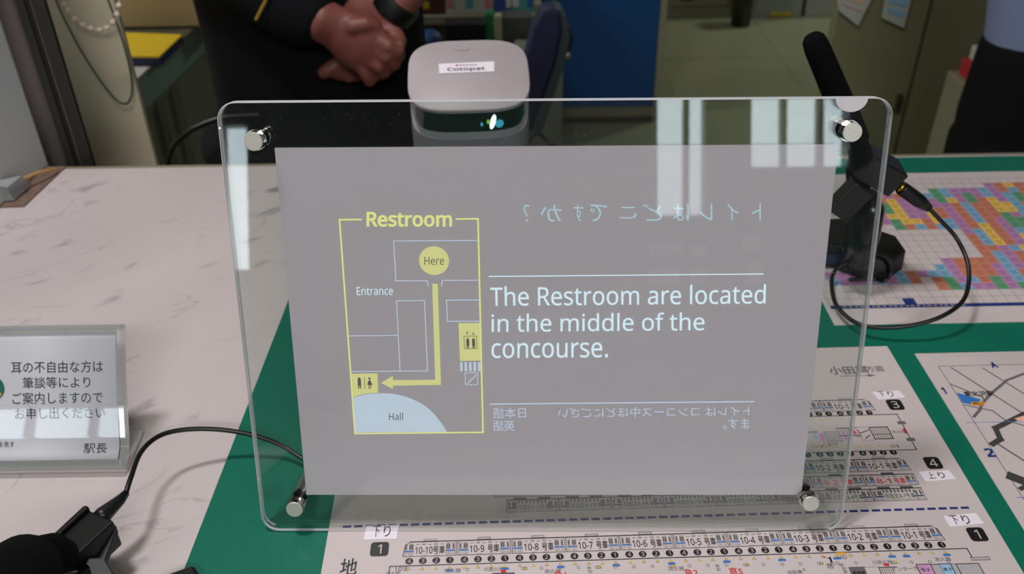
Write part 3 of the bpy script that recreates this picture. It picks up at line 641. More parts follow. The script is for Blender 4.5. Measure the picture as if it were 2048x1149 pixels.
p = newp(); arcp = [(703.5, 748), (755, 747.5), (756, 786), (745, 786.8), (730, 788.5), (716, 791.5), (706.5, 795)]; p.pg([pq(*q) for q in arcp], YL2); p.build('restroom_sign', fs_)
p = newp(); p.lift = 0.0001
c = pq(718.5, 757.5); p.disc(c[0], c[1], 0.0007, DK, 12); lp(p, [(718.5, 761.5), (719, 769)], 7, DK); lp(p, [(717, 769), (717.3, 777)], 2.2, DK); lp(p, [(720.7, 769), (721, 777)], 2.2, DK)
lp(p, [(729, 755.5), (730, 778)], 1.2, DK)
c = pq(739, 757.5); p.disc(c[0], c[1], 0.0007, DK, 12); p.pg([pq(*q) for q in ((737, 761), (741, 761), (745, 770.5), (734.5, 770.5))], DK); lp(p, [(738, 770), (738.2, 777)], 1.8, DK); lp(p, [(741.2, 770), (741.4, 777)], 1.8, DK)
p.build('restroom_symbol', fs_)
p = newp(); hp = [(707, 796), (717, 792.5), (731, 789.8), (745, 788), (762, 787.3), (781, 788), (800, 791), (819, 796.5), (838, 805), (855, 816), (870, 831), (882, 846), (894, 864.5), (710.5, 866)]; p.pg([pq(*q) for q in hp], WL3); p.build('hall_area', fs_)
p = newp(); p.lift = 0.0001; warp_text(p, 'Hall', (778, 826), (806, 826), (778, 841), (806, 841), DK); p.build('hall_lettering', fs_)
p = newp(); lp(p, [(979, 553.5), (1526, 548.5)], 2.2, WL); p.build('upper_rule', fs_)
p = newp(); lp(p, [(981, 809), (1507, 804)], 3.2, LAV); p.build('lower_rule', fs_)
p = newp()
warp_text(p, 'The Restroom are located', (980, 573.5), (1532, 569), (981, 613), (1531, 608), WL, 0.003)
warp_text(p, 'in the middle of the', (983, 628), (1409, 625), (983, 665), (1409, 661.5), WL, 0.003)
warp_text(p, 'concourse.', (983, 687), (1216, 685), (983, 717.5), (1216, 716), WL, 0.003)
p.build('message_lettering', fs_)
p = newp()
for ch, cx_, w_ in (('ト', 1513, 18), ('イ', 1466, 22), ('レ', 1412, 26), ('は', 1362, 32), ('ど', 1305, 38), ('こ', 1256, 34), ('で', 1197, 34), ('す', 1157, 20), ('か', 1102, 42), ('?', 1053, 12)):
    cy_ = 427 - (cx_ - 1050) * 0.006; h_ = 17 if ch != 'こ' else 12
    if ch == '?': h_ = 17
    warp_text(p, ch, (cx_ - w_ / 2, cy_ - h_), (cx_ + w_ / 2, cy_ - h_), (cx_ - w_ / 2, cy_ + h_), (cx_ + w_ / 2, cy_ + h_), WL2, 0.0, True)
p.build('mirrored_question', fs_)
p = newp()
warp_text(p, '日本語', (986, 816.5), (1052, 815.5), (986, 838), (1052, 837), LAV, 0.0, True); warp_text(p, '英語', (986, 841.5), (1029, 841), (986, 863), (1029, 862.5), LAV, 0.0, True)
warp_text(p, 'トイレは コンコース中ほどにござい', (1116, 816.5), (1499, 812.5), (1116, 836.5), (1498, 832.5), LAV, 0.0, True); warp_text(p, 'ます。', (1446, 838.5), (1498, 838), (1446, 859), (1498, 858.5), LAV, 0.0, True)
p.build('mirrored_caption', fs_)

# ================================================================== PROJECTOR
pj = thing('projector', 'rounded off-white portable projector behind the acrylic stand', 'projector')
TILT = rad(17); PU = Vector((0, -math.sin(TILT), math.cos(TILT))); PYv = Vector((0, math.cos(TILT), math.sin(TILT))); PXv = Vector((1, 0, 0))
yaw = rad(2.5); Rz = Matrix.Rotation(yaw, 3, 'Z'); PU = Rz @ PU; PYv = Rz @ PYv; PXv = Rz @ PXv
ptop = V(937, 147, 0.758); PH = 0.143
def pl_(x, y, z): return ptop + PXv * x + PYv * y + PU * (z - PH)
def sq(w_, d_, n=48, e=3.6):
    out_ = []
    for k in range(n):
        a = 2 * math.pi * k / n; c, s = math.cos(a), math.sin(a)
        out_.append((math.copysign(abs(c) ** (2 / e), c) * w_ / 2, math.copysign(abs(s) ** (2 / e), s) * d_ / 2))
    return out_
PBODY = mat('projector_shell', (186, 180, 186), 0.5); PTOP = mat('projector_lid', (176, 167, 170), 0.5, noise=0.015, nscale=30)
mesh_m = mat('speaker_mesh', (128, 126, 132), 0.5)
b = MB(); b.rings([[pl_(x * s, y * s, z) for x, y in sq(0.1045, 0.0945)] for s, z in ((0.90, 0.0), (0.97, 0.004), (0.985, 0.02), (1.0, 0.088), (0.995, 0.1400))], PBODY); b.build('body', pj, True)
b = MB(); b.rings([[pl_(x * s, y * s, z) for x, y in sq(0.1060, 0.0960)] for s, z in ((0.995, 0.1400), (1.0, 0.1408), (0.998, 0.1422), (0.985, 0.1430))], PTOP); b.build('lid', pj, True)
# perforated lower sleeve
b = MB(); outl = sq(0.1045, 0.0945, 96)
def onb(i, z, off):
    x, y = outl[i % 96]; n = Vector((x * 0.9, y, 0)).normalized(); return pl_(x + n.x * off, y + n.y * off, z)
b.rings([[onb(i, z, 0.0008) for i in range(96)] for z in (0.012, 0.1105)], mat('sleeve', (150, 146, 152), 0.5), False)
sl = b.build('speaker_sleeve', pj, True)
b = MB(); HOLE = mat('sleeve_hole', (64, 62, 68), 0.7)
for r_ in range(46):
    z = 0.014 + r_ * 0.0021
    for i in range(0, 96):
        if outl[i][1] > 0.03: continue
        off = 0.5 * (r_ % 2)
        x0_, y0_ = outl[i]; x1_, y1_ = outl[(i + 1) % 96]; x_, y_ = x0_ + (x1_ - x0_) * (0.25 + off), y0_ + (y1_ - y0_) * (0.25 + off); tx, ty = (x1_ - x0_), (y1_ - y0_)
        L = math.hypot(tx, ty) or 1; 
        cnt = max(1, round(L / 0.0023))
        for q in range(cnt):
            f_ = (q + 0.25 + off) / cnt; x_, y_ = x0_ + tx * f_, y0_ + ty * f_; n = Vector((x_ * 0.9, y_, 0)).normalized(); e = Vector((tx / L, ty / L, 0)) * 0.0007
            a_ = Vector((x_, y_, 0)) + n * 0.0010
            b.poly([pl_(*(a_ - e + Vector((0, 0, z)))), pl_(*(a_ + Vector((0, 0, z - 0.0007)))), pl_(*(a_ + e + Vector((0, 0, z)))), pl_(*(a_ + Vector((0, 0, z + 0.0007))))], HOLE)
b.flatprint = True; o = b.build('perforation', sl); o['kind'] = 'stuff'
# front glass band
def band(x_, z, off):
    w_, d_, e = 0.1045, 0.0945, 3.6; t = min(abs(x_) / (w_ / 2), 0.995); y_ = -(d_ / 2) * (1 - t ** e) ** (1 / e); n = Vector((x_ * 0.35 if abs(x_) < .03 else x_, y_, 0)).normalized(); return pl_(x_ + n.x * off, y_ + n.y * off, z)
b = MB(); N_ = 40; PG = mat('projector_glass', (6, 12, 14), 0.06, coat=0.5)
top_, bot = [], []
for k in range(N_ + 1):
    x_ = -0.0458 + 0.0916 * k / N_; t = abs(x_) / 0.0458; lo = 0.1185 + max(0, (t - 0.84) / 0.16) ** 2.6 * 0.008 ; top_.append(band(x_, 0.1392, 0.0010)); bot.append(band(x_, lo, 0.0010))
vs = top_ + bot; b.mesh(vs, [(k, k + 1, N_ + 2 + k, N_ + 1 + k) for k in range(N_)], PG); b.build('lens_window', pj, True)
b = MB(); N_ = 40; vs = [band(-0.0500 + 0.100 * k / N_, 0.1395, 0.0006) for k in range(N_ + 1)] + [band(-0.0500 + 0.100 * k / N_, 0.1110 + max(0, (abs(-1 + 2 * k / N_) - 0.8) / 0.2) ** 2.2 * 0.018, 0.0006) for k in range(N_ + 1)]
b.mesh(vs, [(k, k + 1, N_ + 2 + k, N_ + 1 + k) for k in range(N_)], mat('window_rim', (160, 158, 164), 0.45)); b.build('window_rim', pj, True)
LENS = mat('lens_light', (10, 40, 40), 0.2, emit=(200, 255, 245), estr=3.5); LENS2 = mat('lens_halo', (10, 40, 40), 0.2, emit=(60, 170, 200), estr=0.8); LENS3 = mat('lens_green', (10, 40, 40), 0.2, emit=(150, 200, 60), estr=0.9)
def lensq(pts, m, nm):
    b = MB(); b.poly([band(x_, z, 0.0016) for x_, z in pts], m); b.flatprint = True; return b.build(nm, pj)
def blob(cx_, cz, rx, rz, tilt, m, nm): lensq([(cx_ + rx * math.cos(2 * math.pi * k / 14) + tilt * rz * math.sin(2 * math.pi * k / 14), cz + rz * math.sin(2 * math.pi * k / 14)) for k in range(14)], m, nm)
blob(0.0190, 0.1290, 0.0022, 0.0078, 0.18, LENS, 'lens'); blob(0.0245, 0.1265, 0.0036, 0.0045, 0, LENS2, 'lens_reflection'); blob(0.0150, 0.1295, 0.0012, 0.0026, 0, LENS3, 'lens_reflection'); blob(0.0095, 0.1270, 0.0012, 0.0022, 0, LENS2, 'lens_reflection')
def topp(a, b_, l=0.0): return pl_(a, b_, PH + 0.0004 + l)
sq_ = 0.0235
b = MB(); b.prism([topp(-0.0255, 0.0005), topp(0.0225, 0.0010), topp(0.0230, 0.0150), topp(-0.0260, 0.0140)], PU * 0.0002, STICKER); sk = b.build('name_sticker', pj)
p = Print(lambda a, c, l=0.0: topp(a, c, 0.0004)); p.text('Cotopat', -0.0185, 0.0020, 0.0145, 0.0078, mat('sticker_ink', (60, 52, 66), 0.5), 0.02); p.rect(-0.0085, 0.0100, 0.0080, 0.0116, INKGY); p.disc(-0.0100, 0.0108, 0.0012, INKR, 12); p.build('sticker_lettering', sk)
p = Print(lambda a, c, l=0.0: topp(a, c, 0.0)); GR = mat('lid_mark', (150, 142, 146), 0.6); p.line([(-0.012, 0.0345), (-0.0095, 0.0325), (-0.001, 0.0325), (0.0015, 0.0345)], 0.0006, GR); p.disc(-0.0050, 0.0285, 0.0006, GR, 8); p.build('lid_mark', pj)
b = MB(); b.box(pl_(0, 0.030, -0.004), (0.03, 0.014, 0.010), BLACKP); b.build('rear_foot', pj, bevel=0.001)
# projector power cable
pts = smooth_path([pl_(0.050, 0.02, 0.03), T(1072, 268, 0.020), T(1095, 283, 0.006), T(1112, 296, 0.003), T(1135, 330, 0.0032), T(1180, 360, 0.0032)])
b = MB(); b.tube(pts, 0.0018, RUBBER); tag(b.build('power_cable', None, True), 'black cable trailing to the right of the projector', 'cable')

# ================================================================== MICROPHONE BEHIND, AT RIGHT
GOLD = mat('gold_ring', (200, 160, 60), 0.25, 1.0)
def rbox(nm, par, c, X, Z, size, m, bevel=0.0015):
    X = Vector(X).normalized(); Z = Vector(Z); Z = (Z - X * Z.dot(X)).normalized(); Y = Z.cross(X); b = MB(); b.box(c, size, m, (X, Y, Z)); return b.build(nm, par, bevel=bevel)
mc = thing('microphone', 'black foam microphone on a small stand right behind the acrylic', 'microphone')
YM = 0.625
m0, m1 = V(1624, 72, YM), V(1716, 290, YM)
d_ = (m1 - m0); L_ = d_.length; dn = d_.normalized()
prof = [(0.0, 0.0058), (0.003, 0.0080), (0.010, 0.0090), (0.04, 0.0096), (L_ * 0.75, 0.0104), (L_ * 0.95, 0.0100), (L_, 0.0072)]
b = MB(); b.tube([m0 + dn * s for s, _ in prof], [r for _, r in prof], FOAM, 28); b.build('foam_windscreen', mc, True)
b = MB(); b.tube([V(1714, 285, YM), V(1722, 312, YM), V(1724, 335, YM + .004), V(1722, 365, YM + .004)], [0.0075, 0.0090, 0.0120, 0.0110], FOAM, 24); b.build('clip_joint', mc, True)
a1, a2 = V(1718, 318, YM), V(1790, 358, YM); rbox('transmitter', mc, (a1 + a2) / 2, a2 - a1, (0, 1, 0.1), (0.034, 0.022, 0.026), BLACKP)
b = MB(); b.tube([V(1778, 350, YM), V(1790, 362, YM)], 0.0066, BLACKP, 20); b.tube([V(1786, 358, YM), V(1800, 373, YM)], 0.0040, BLACKP, 20); b.tube([V(1797, 370, YM), V(1802, 375, YM)], 0.0047, GOLD, 20); b.build('jack_socket', mc, True)
b = MB(); b.tube([V(1801.5, 374.5, YM), V(1804, 377, YM), V(1838, 402, YM), V(1858, 417, YM)], [0.0050, 0.0056, 0.0056, 0.0034], BLACKP, 20); b.build('jack_plug', mc, True)
a1, a2 = V(1724, 372, YM - .01), V(1672, 425, YM - .01); rbox('clip_arm', mc, (a1 + a2) / 2, a2 - a1, (0, 1, 0.0), (0.029, 0.018, 0.016), BLACKP)
b = MB(); b.tube([V(1738, 388, YM), V(1737, 412, YM), V(1726, 460, YM), V(1716, 520, YM)], [0.010, 0.0165, 0.0185, 0.0165], BLACKG, 28, 0.7); b.build('stem', mc, True)
b = MB(); bc = T(1722, 520, 0.0); b.rings([[Vector((bc.x + r * math.cos(rad(22.5 + 45 * k)) * 1.15, bc.y - 0.012 + r * math.sin(rad(22.5 + 45 * k)), z)) for k in range(8)] for r, z in ((0.024, 0.0022), (0.026, 0.004), (0.025, 0.022), (0.021, 0.027))], BLACKP); b.build('base', mc, bevel=0.001)
b = MB(); bl = T(1660, 510, 0.0); b.box((bl.x - 0.012, bl.y - 0.002, 0.0145), (0.07, 0.045, 0.024), BLACKP); b.build('battery_pack', mc, bevel=0.003)
b = MB(); b.box((bl.x - 0.012, bl.y - 0.0254, 0.012), (0.03, 0.0016, 0.008), mat('blue_sheen', (20, 50, 90), 0.3)); b.build('sheen_plate', mc)  # blue sheen on the pack, coloured in as a thin plate

path = [V(1858, 417, YM), V(1880, 440, YM - .005), T(1915, 480, 0.055), T(1937, 535, 0.042), T(1930, 595, 0.030), T(1890, 630, 0.024), T(1830, 650, 0.018), T(1765, 656, 0.014), T(1712, 646, 0.012), T(1676, 615, 0.011), T(1664, 580, 0.011), T(1668, 545, 0.014), T(1700, 520, 0.032), T(1752, 508, 0.034), T(1776, 520, 0.026), T(1781, 545, 0.012), T(1768, 562, 0.006), T(1748, 558, 0.004), T(1700, 560, 0.004)]
b = MB(); b.tube(smooth_path(path), 0.0017, RUBBER, 12); tag(b.build('microphone_cable', None, True), 'black microphone cable looping over the coloured grid chart', 'cable')

# ================================================================== MICROPHONE IN FRONT, AT LEFT
mn = thing('microphone', 'black microphone with transmitter at the near left corner', 'microphone')
def N3(px, py, z): return T(px, py, z)
zq = 0.036
b = MB(); b.tube([N3(252, 987, zq), N3(240, 1001, zq), N3(206, 1031, zq), N3(198, 1040, zq)], [0.0022, 0.0032, 0.0050, 0.0048], BLACKP, 20); b.build('jack_plug', mn, True)
b = MB(); b.tube([N3(206, 1033, zq), N3(202, 1037, zq)], 0.0040, GOLD, 20); b.build('jack_socket', mn, True)
a1, a2 = N3(197, 1040, zq), N3(128, 1102, zq); X_ = (a2 - a1).normalized()
rbox('transmitter', mn, (a1 + a2) / 2 + Vector((0.002, -0.003, -0.006)), X_, Vector((0, 0, 1)), (0.030, 0.019, 0.020), BLACKP)
b = MB(); q = [N3(214, 1030, zq), N3(233, 1053, zq), N3(210, 1118, zq - .01), N3(238, 1165, zq - .01), N3(150, 1165, zq - .01), N3(140, 1090, zq)]
b.prism(q, (0, 0, -0.006), mat('clip_dark', (26, 30, 30), 0.5)); b.build('holder', mn, bevel=0.001)
a1, a2 = N3(168, 1026, zq + .004), N3(98, 1092, zq + .004); rbox('clip_arm', mn, (a1 + a2) / 2, a2 - a1, (0, 0, 1), (0.032, 0.0040, 0.006), BLACKP)
b = MB(); b.tube([N3(128, 1112, 0.048), N3(104, 1112, 0.056), N3(72, 1122, 0.066)], [0.0085, 0.0115, 0.0120], FOAM, 28); b.build('clip_joint', mn, True)
q0, q1 = N3(44, 1146, 0.078), N3(-90, 1260, 0.120); dd = q1 - q0; b = MB(); b.tube([q0 + dd.normalized() * s for s in (-0.018, -0.014, -0.004, 0.02, 0.09, 0.12)], [0.006, 0.0125, 0.0175, 0.0190, 0.0190, 0.012], FOAM, 28); b.build('foam_windscreen', mn, True)
b = MB(); b.tube([N3(140, 1150, 0.040), N3(150, 1210, 0.020), N3(150, 1230, 0.008)], [0.010, 0.011, 0.012], BLACKG, 20); b.build('stem', mn, True)
b = MB(); q = [T(330, 1149, 0.012), T(386, 1129, 0.012), T(400, 1150, 0.012), T(440, 1240, 0.012), T(150, 1240, 0.012)]; b.prism(q, (0, 0, -0.0095), BLACKP); b.build('base', mn, bevel=0.002)
path = [N3(252, 987, zq), N3(262, 955, 0.038), N3(282, 905, 0.037), N3(318, 873, 0.035), N3(370, 860, 0.032), N3(440, 860, 0.027), N3(510, 872, 0.021), N3(565, 893, 0.014), N3(610, 921, 0.009), T(680, 952, 0.006), T(760, 925, 0.0045), T(900, 860, 0.0035), T(1100, 760, 0.0035), T(1400, 640, 0.0035), T(1560, 590, 0.004)]
b = MB(); b.tube(smooth_path(path), 0.00155, RUBBER, 12); tag(b.build('microphone_cable', None, True), 'black microphone cable arching over the marbled counter', 'cable')

# ================================================================== CARD HOLDER, LEFT
ch = thing('card_holder', 'clear curved acrylic card holder on the marbled counter at left', 'card holder')
c_br = T(252, 935, 0.004); X1 = c_br.x; Y0 = c_br.y; 
yl_ = T(0, 944, 0.004).y; SL = 0.0; CX_ = Vector((math.cos(SL), math.sin(SL), 0)); CY_ = Vector((-math.sin(SL), math.cos(SL), 0))
Wc = 0.155
# curve from the bottom front up to the top: find the top so it projects at row 650
def onplane(px, py):
    d = ray(px, py); q = CP + d * ((X1 - CP.x) / d.x); return q.y - Y0, q.z
_pf = [(0.0, 0.006)] + [onplane(*q) for q in ((255.5, 893), (253, 850), (250, 800), (248, 750), (247, 700), (247.5, 652))]
print('card profile', _pf)
_pl = [0.0]
for (a, c), (d, e) in zip(_pf, _pf[1:]): _pl.append(_pl[-1] + math.hypot(d - a, e - c))
_pl = [q / _pl[-1] for q in _pl]
def prof_c(t):   # t 0..1 along the curve from the counter up -> (back offset, height)
    k = 0
    while k < len(_pl) - 2 and t > _pl[k + 1]: k += 1
    f = (t - _pl[k]) / (_pl[k + 1] - _pl[k]); return tuple(_pf[k][i] + (_pf[k + 1][i] - _pf[k][i]) * f for i in (0, 1))
def CPt(u, t, n=0.0):
    y_, z_ = prof_c(t); y2_, z2_ = prof_c(t + 0.01); tv = Vector((0, y2_ - y_, z2_ - z_)).normalized(); nv = Vector((0, -tv.z, tv.y))
    o_ = Vector((X1, Y0, 0)) - CX_ * u; return o_ + CY_ * (y_ + nv.y * n) + Vector((0, 0, z_ + nv.z * n))
NT = 18
def sheetc(n0, n1, u0, u1, t0, t1, m, nm, par, smooth=True):
    b = MB(); vs = []; fsx = []
    for k in range(NT + 1):
        t = t0 + (t1 - t0) * k / NT
        vs += [CPt(u0, t, n0), CPt(u1, t, n0), CPt(u1, t, n1), CPt(u0, t, n1)]
    for k in range(NT):
        for j in range(4): a_ = 4 * k + j; c_ = 4 * k + (j + 1) % 4; fsx.append((a_, c_, c_ + 4, a_ + 4))
    fsx += [(3, 2, 1, 0), (4 * NT, 4 * NT + 1, 4 * NT + 2, 4 * NT + 3)]
    b.mesh(vs, fsx, m); o = b.build(nm, par, smooth); return o
def es(o):
    q = o.modifiers.new('e', 'EDGE_SPLIT'); q.split_angle = rad(35); return o
es(sheetc(0.0022, 0.0040, 0, Wc, 0, 1, CLEAR2, 'front_sheet', ch)); es(sheetc(-0.0022, -0.0004, 0, Wc, 0, 1, CLEAR2, 'back_sheet', ch))
es(sheetc(-0.0022, 0.0041, -0.0005, 0.0028, 0, 1.0, EDGE2, 'side_rail', ch))
es(sheetc(-0.0022, 0.0041, 0, Wc, 0.975, 1.01, EDGE2, 'top_rail', ch)); es(sheetc(-0.0022, 0.0045, 0, Wc, -0.03, 0.03, EDGE2, 'bottom_rail', ch))
b = MB(); bp = T(286, 858, 0.003); HB = mat('holder_base', (196, 190, 186), 0.35); b.prism([(X1 + 0.0005, Y0 - 0.001, 0.0004), (bp.x + 0.0005, bp.y, 0.0004), (X1 - Wc, bp.y, 0.0004), (X1 - Wc, Y0 - 0.001, 0.0004)], (0, 0, 0.0022), HB); b.build('base', ch, bevel=0.0005)
card = thing('notice_card', 'white card with four lines of black lettering in the holder', 'card')
sheetc(0.0006, 0.0009, 0.0050, Wc, 0.035, 0.955, mat('card_paper', (226, 222, 232), 0.45), 'paper', card)
def cardmap(a, c, l=0.0): return CPt(a, c, 0.0012 + l)
_cp = [(u / 50 * Wc, t / 50) for u in range(51) for t in range(51)]; _pp = [(PX(CPt(u, t, 0.0012)), (u, t)) for u, t in _cp]
def cinv(px, py):
    u, t = min(_pp, key=lambda q: (q[0][0] - px) ** 2 + (q[0][1] - py) ** 2)[1]
    for _ in range(12):
        x, y = PX(CPt(u, t, 0.0012)); e = 1e-4; xu, yu = PX(CPt(u + e, t, 0.0012)); xt, yt = PX(CPt(u, t + e, 0.0012))
        a, b_, c, d = (xu - x) / e, (xt - x) / e, (yu - y) / e, (yt - y) / e; det = a * d - b_ * c; rx, ry = px - x, py - y
        u += (d * rx - b_ * ry) / det; t += (a * ry - c * rx) / det
    return u, t
CI = mat('card_ink', (48, 46, 66), 0.5)
p = Print(cardmap)
def ctext(body, x0_, y0_, x1_, y1_, bold=0.0):
    u0, t1 = cinv(x0_, y0_); u1, t0 = cinv(x1_, y1_); vs, fs, _ = text_geo(body, bold); p.mesh([p.P(u0 + (u1 - u0) * a, t0 + (t1 - t0) * c) for a, c in vs], fs, CI)
ctext('耳の不自由な方は', 22, 724, 206, 745); ctext('筆談等により', 45, 755, 181, 776); ctext('ご案内しますので', 24, 786, 206, 807); ctext('お申し出ください', 29, 817, 211, 837); ctext('駅長', 168, 888, 213, 907); ctext('を表す', -3, 884, 29, 895)
p.build('lettering', card)
p = Print(cardmap); u_, t_ = cinv(-14, 778); p.pg([(u_ + 0.0075 * math.cos(2 * math.pi * k / 30), t_ + 0.085 * math.sin(2 * math.pi * k / 30)) for k in range(30)], mat('emblem_green', (30, 110, 104), 0.5))
p.lift = 0.0001; p.pg([(u_ - 0.0058, t_ - 0.03), (u_ - 0.0052, t_ - 0.052), (u_ + 0.0010, t_ - 0.081), (u_ + 0.003, t_ - 0.06)], INKO); p.build('emblem', card)

# ================================================================== LEFT EDGE: side screen, frame, pillar
BRN = mat('brown_board', (120, 98, 84), 0.7, noise=0.18, nscale=140)
b = MB(); b.prism([(-0.540, 0.786, 0.0003), (-0.4815, 0.7885, 0.0003), (-0.4745, 0.8745, 0.0003), (-0.540, 0.8745, 0.0003)], (0, 0, 0.0015), BRN)
tag(b.build('brown_base_strip'), 'brown fibre board strip on the counter at the far left', 'board')
SCR = mat('screen_grey', (188, 192, 192), 0.45)
b = MB(); xsc = V(98, 327, 0.880).x; qn = T(0, 402, 0.007); qd = (qn - Vector((xsc, 0.8775, 0.007))); qe = Vector((xsc, 0.8775, 0.0025)) + qd * 2.6; qe.z = 0.0025; b.prism([(xsc, 0.8775, 0.0025), (qe.x, qe.y, 0.0025), (qe.x - 0.005, qe.y, 0.0025), (xsc - 0.005, 0.8775, 0.0025)], (0, 0, 0.74), SCR); sg = b.build('side_screen', bevel=0.001); tag(sg, 'grey upright side screen at the left edge of the counter', 'screen')
FM = mat('dark_bronze', (50, 50, 44), 0.35, 0.3); FM2 = mat('bronze_face', (92, 85, 82), 0.35, 0.3); FM3 = mat('frame_groove', (14, 14, 12), 0.6)
fr = thing('shutter_frame', 'dark bronze upright shutter frame rising behind the far left counter corner', 'frame')
yf = 0.900
for nm, a, c, m, dy in (('flange', 88, 123, FM2, 0.0), ('upright_strip', 123, 126, FM2, -0.004), ('post', 126, 142, FM, -0.003), ('groove', 142, 154, FM3, 0.0), ('upright_strip', 153, 156, FM2, -0.003), ('post', 156, 180, FM, -0.002)):  # two thin lighter strips paint the highlight lines along the posts
    xa1, xa2 = V(a, 306, yf + dy).x, V(c, 306, yf + dy).x
    b = MB(); b.box(((xa1 + xa2) / 2, yf + 0.003 + dy, 0.425), (xa2 - xa1, 0.006, 2.64), m); b.build(nm, fr, bevel=0.0008)
pc = [T(0, 372, 0.012), T(30, 366, 0.014), T(62, 351, 0.014), (T(90, 342, 0.012)), T(113, 339, 0.006)]
b = MB(); b.tube(smooth_path([T(-60, 372, 0.012)] + pc), 0.0018, mat('tan_string', (176, 134, 84), 0.8), 10); tag(b.build('tan_string', None, True), 'tan string lying along the brown board strip', 'string')
b = MB(); q = [T(-30, 404, 0.003), T(28, 401, 0.003), T(62, 368, 0.004), T(40, 352, 0.022), T(-30, 366, 0.026)]; cpm = mat('crumpled_vinyl', (150, 156, 156), 0.25)
b.mesh(q + [T(14, 375, 0.020), T(20, 388, 0.010)], [(0, 1, 6), (1, 2, 6), (2, 3, 5), (2, 5, 6), (3, 4, 5), (4, 0, 6), (4, 6, 5)], cpm); o = b.build('vinyl_wrap'); q = o.modifiers.new('s', 'SOLIDIFY'); q.thickness = 0.001
tag(o, 'crumpled grey vinyl piece tucked beside the brown strip', 'vinyl')

yp = 1.06
xr_ = V(314, 334, yp).x
b = MB(); b.box((xr_ - 0.95, yp + 0.006, 0.425), (1.9, 0.012, 2.65), mat('pillar_paint', (196, 186, 160), 0.55, noise=0.04, nscale=6)); struct('wall_side', b.build('wall_side', bevel=0.003))
bd = thing('bead_chain', 'string of small cream beads hanging in front of the olive pillar', 'bead string')
BEAD = mat('cream_bead', (214, 196, 178), 0.4); pts = [(116, -40), (118, -18), (122, 0), (129, 8), (137, 21), (150, 38), (166, 50), (183, 57), (200, 60), (214, 56), (226, 45), (234, 29), (238, 11), (240, -12), (241, -36)]
PB = [V(x, y, yp - 0.03) for x, y in pts]
b = MB(); b.tube(smooth_path(PB), 0.0008, BEAD, 6); b.build('cord', bd, True)
bmb = bmesh.new(); bmesh.ops.create_icosphere(bmb, subdivisions=2, radius=0.0036); bme = bpy.data.meshes.new('bead'); bmb.to_mesh(bme); bmb.free(); bme.materials.append(BEAD)
for pnt in PB:
    if pnt is PB[2]: continue
    o = bpy.data.objects.new('bead', bme); COL.objects.link(o); o.location = pnt; o.parent = bd
b = MB(); b.tube(smooth_path([V(x, y, yp - 0.004) for x, y in ((100, -60), (112, 0), (146, 72), (172, 118), (200, 160), (225, 192), (242, 206), (256, 205), (264, 180), (258, 130), (238, 60), (216, 0), (195, -60))]), 0.0012, mat('green_string', (62, 84, 70), 0.7), 8); tag(b.build('green_string', None, True), 'thin dark green string drooping down the olive pillar', 'string')

# ================================================================== OFFICE, LEFT
dz = -0.15
e0, e1 = T(272, 158, dz), T(372, 70, dz); dv = (e1 - e0).normalized(); dl = Vector((-dv.y, dv.x, 0)); 
if dl.x > 0: dl = -dl
dk = thing('office_desk', 'grey office desk carrying a yellow folder behind the olive pillar', 'desk')
DT = mat('desk_top', (176, 174, 172), 0.45); DS = mat('desk_teal', (126, 152, 142), 0.5); DB = mat('desk_side', (118, 124, 104), 0.55)
s0 = e0 - dv * 0.10; s1 = e1 + dv * 0.5
b = MB(); b.prism([s0, s1, s1 + dl * 0.75, s0 + dl * 0.75], (0, 0, -0.004), DT); b.build('desktop', dk)
b = MB(); b.prism([s0 + Vector((0, 0, -0.004)), s1 + Vector((0, 0, -0.004)), s1 + dl * 0.75 + Vector((0, 0, -.004)), s0 + dl * 0.75 + Vector((0, 0, -.004))], (0, 0, -0.055), DS); b.build('apron', dk)
b = MB(); i0 = s0 + dl * 0.01 + Vector((0, 0, -0.06)); i1 = s1 + dl * 0.01 + Vector((0, 0, -0.06)); b.prism([i0, i1, i1 + dl * 0.5, i0 + dl * 0.5], (0, 0, -0.66), DB); b.build('pedestal', dk)
for k in (0.10, 0.17, 0.24):
    b = MB(); c = s0 + dv * k - dl * 0.002 + Vector((0, 0, -0.40)); b.box(c, (0.012, 0.012, 0.66), mat('desk_rib', (112, 118, 98), 0.5)); b.build('upright_strip', dk)
fo = thing('yellow_folder', 'yellow folder with dark blue edge lying on the office desk', 'folder')
zf = dz + 0.018; q = [T(225, 112, zf), T(318, 113, zf), T(364, 69, zf), T(235, 64, zf)]
b = MB(); b.prism(q, (0, 0, -0.003), mat('yellow_cover', (206, 176, 24), 0.4, noise=0.05, nscale=30)); b.build('cover', fo)
b = MB(); b.prism([p_ + Vector((0, 0, -0.003)) for p_ in q], (0, 0, -0.0145), mat('folder_navy', (44, 42, 92), 0.5)); b.build('folder_body', fo)
bx = T(300, 66, dz)
cb = thing('beige_carton', 'stack of beige cartons against the wall beyond the yellow folder', 'carton')
CARD = mat('carton_beige', (222, 204, 164), 0.7, noise=0.04, nscale=9)
for k in range(3):
    b = MB(); b.box((bx.x - 0.02, bx.y + 0.14, dz + 0.045 + 0.082 * k), (0.34, 0.24, 0.079), CARD); b.build('carton_tier', cb, bevel=0.002)
DKC = mat('dark_cabinet', (52, 54, 44), 0.5)
ca = V(366, 200, 2.1); cbx = V(470, 200, 2.1)
b = MB(); b.box(((ca.x + cbx.x) / 2 - 0.06, 3.05, -0.35), (0.95, 0.4, 1.1), DKC); tag(b.build('dark_cabinet', bevel=0.004), 'dark olive cabinet standing left behind the suited person', 'cabinet')
b = MB(); b.tube(smooth_path([V(x, y, 1.12) for x, y in ((322, 380), (334, 330), (345, 296), (372, 268), (405, 250), (450, 236), (520, 230))]), 0.0035, RUBBER, 10); tag(b.build('floor_cable', None, True), 'thick black cable hanging beyond the counter left of the suited person', 'cable')

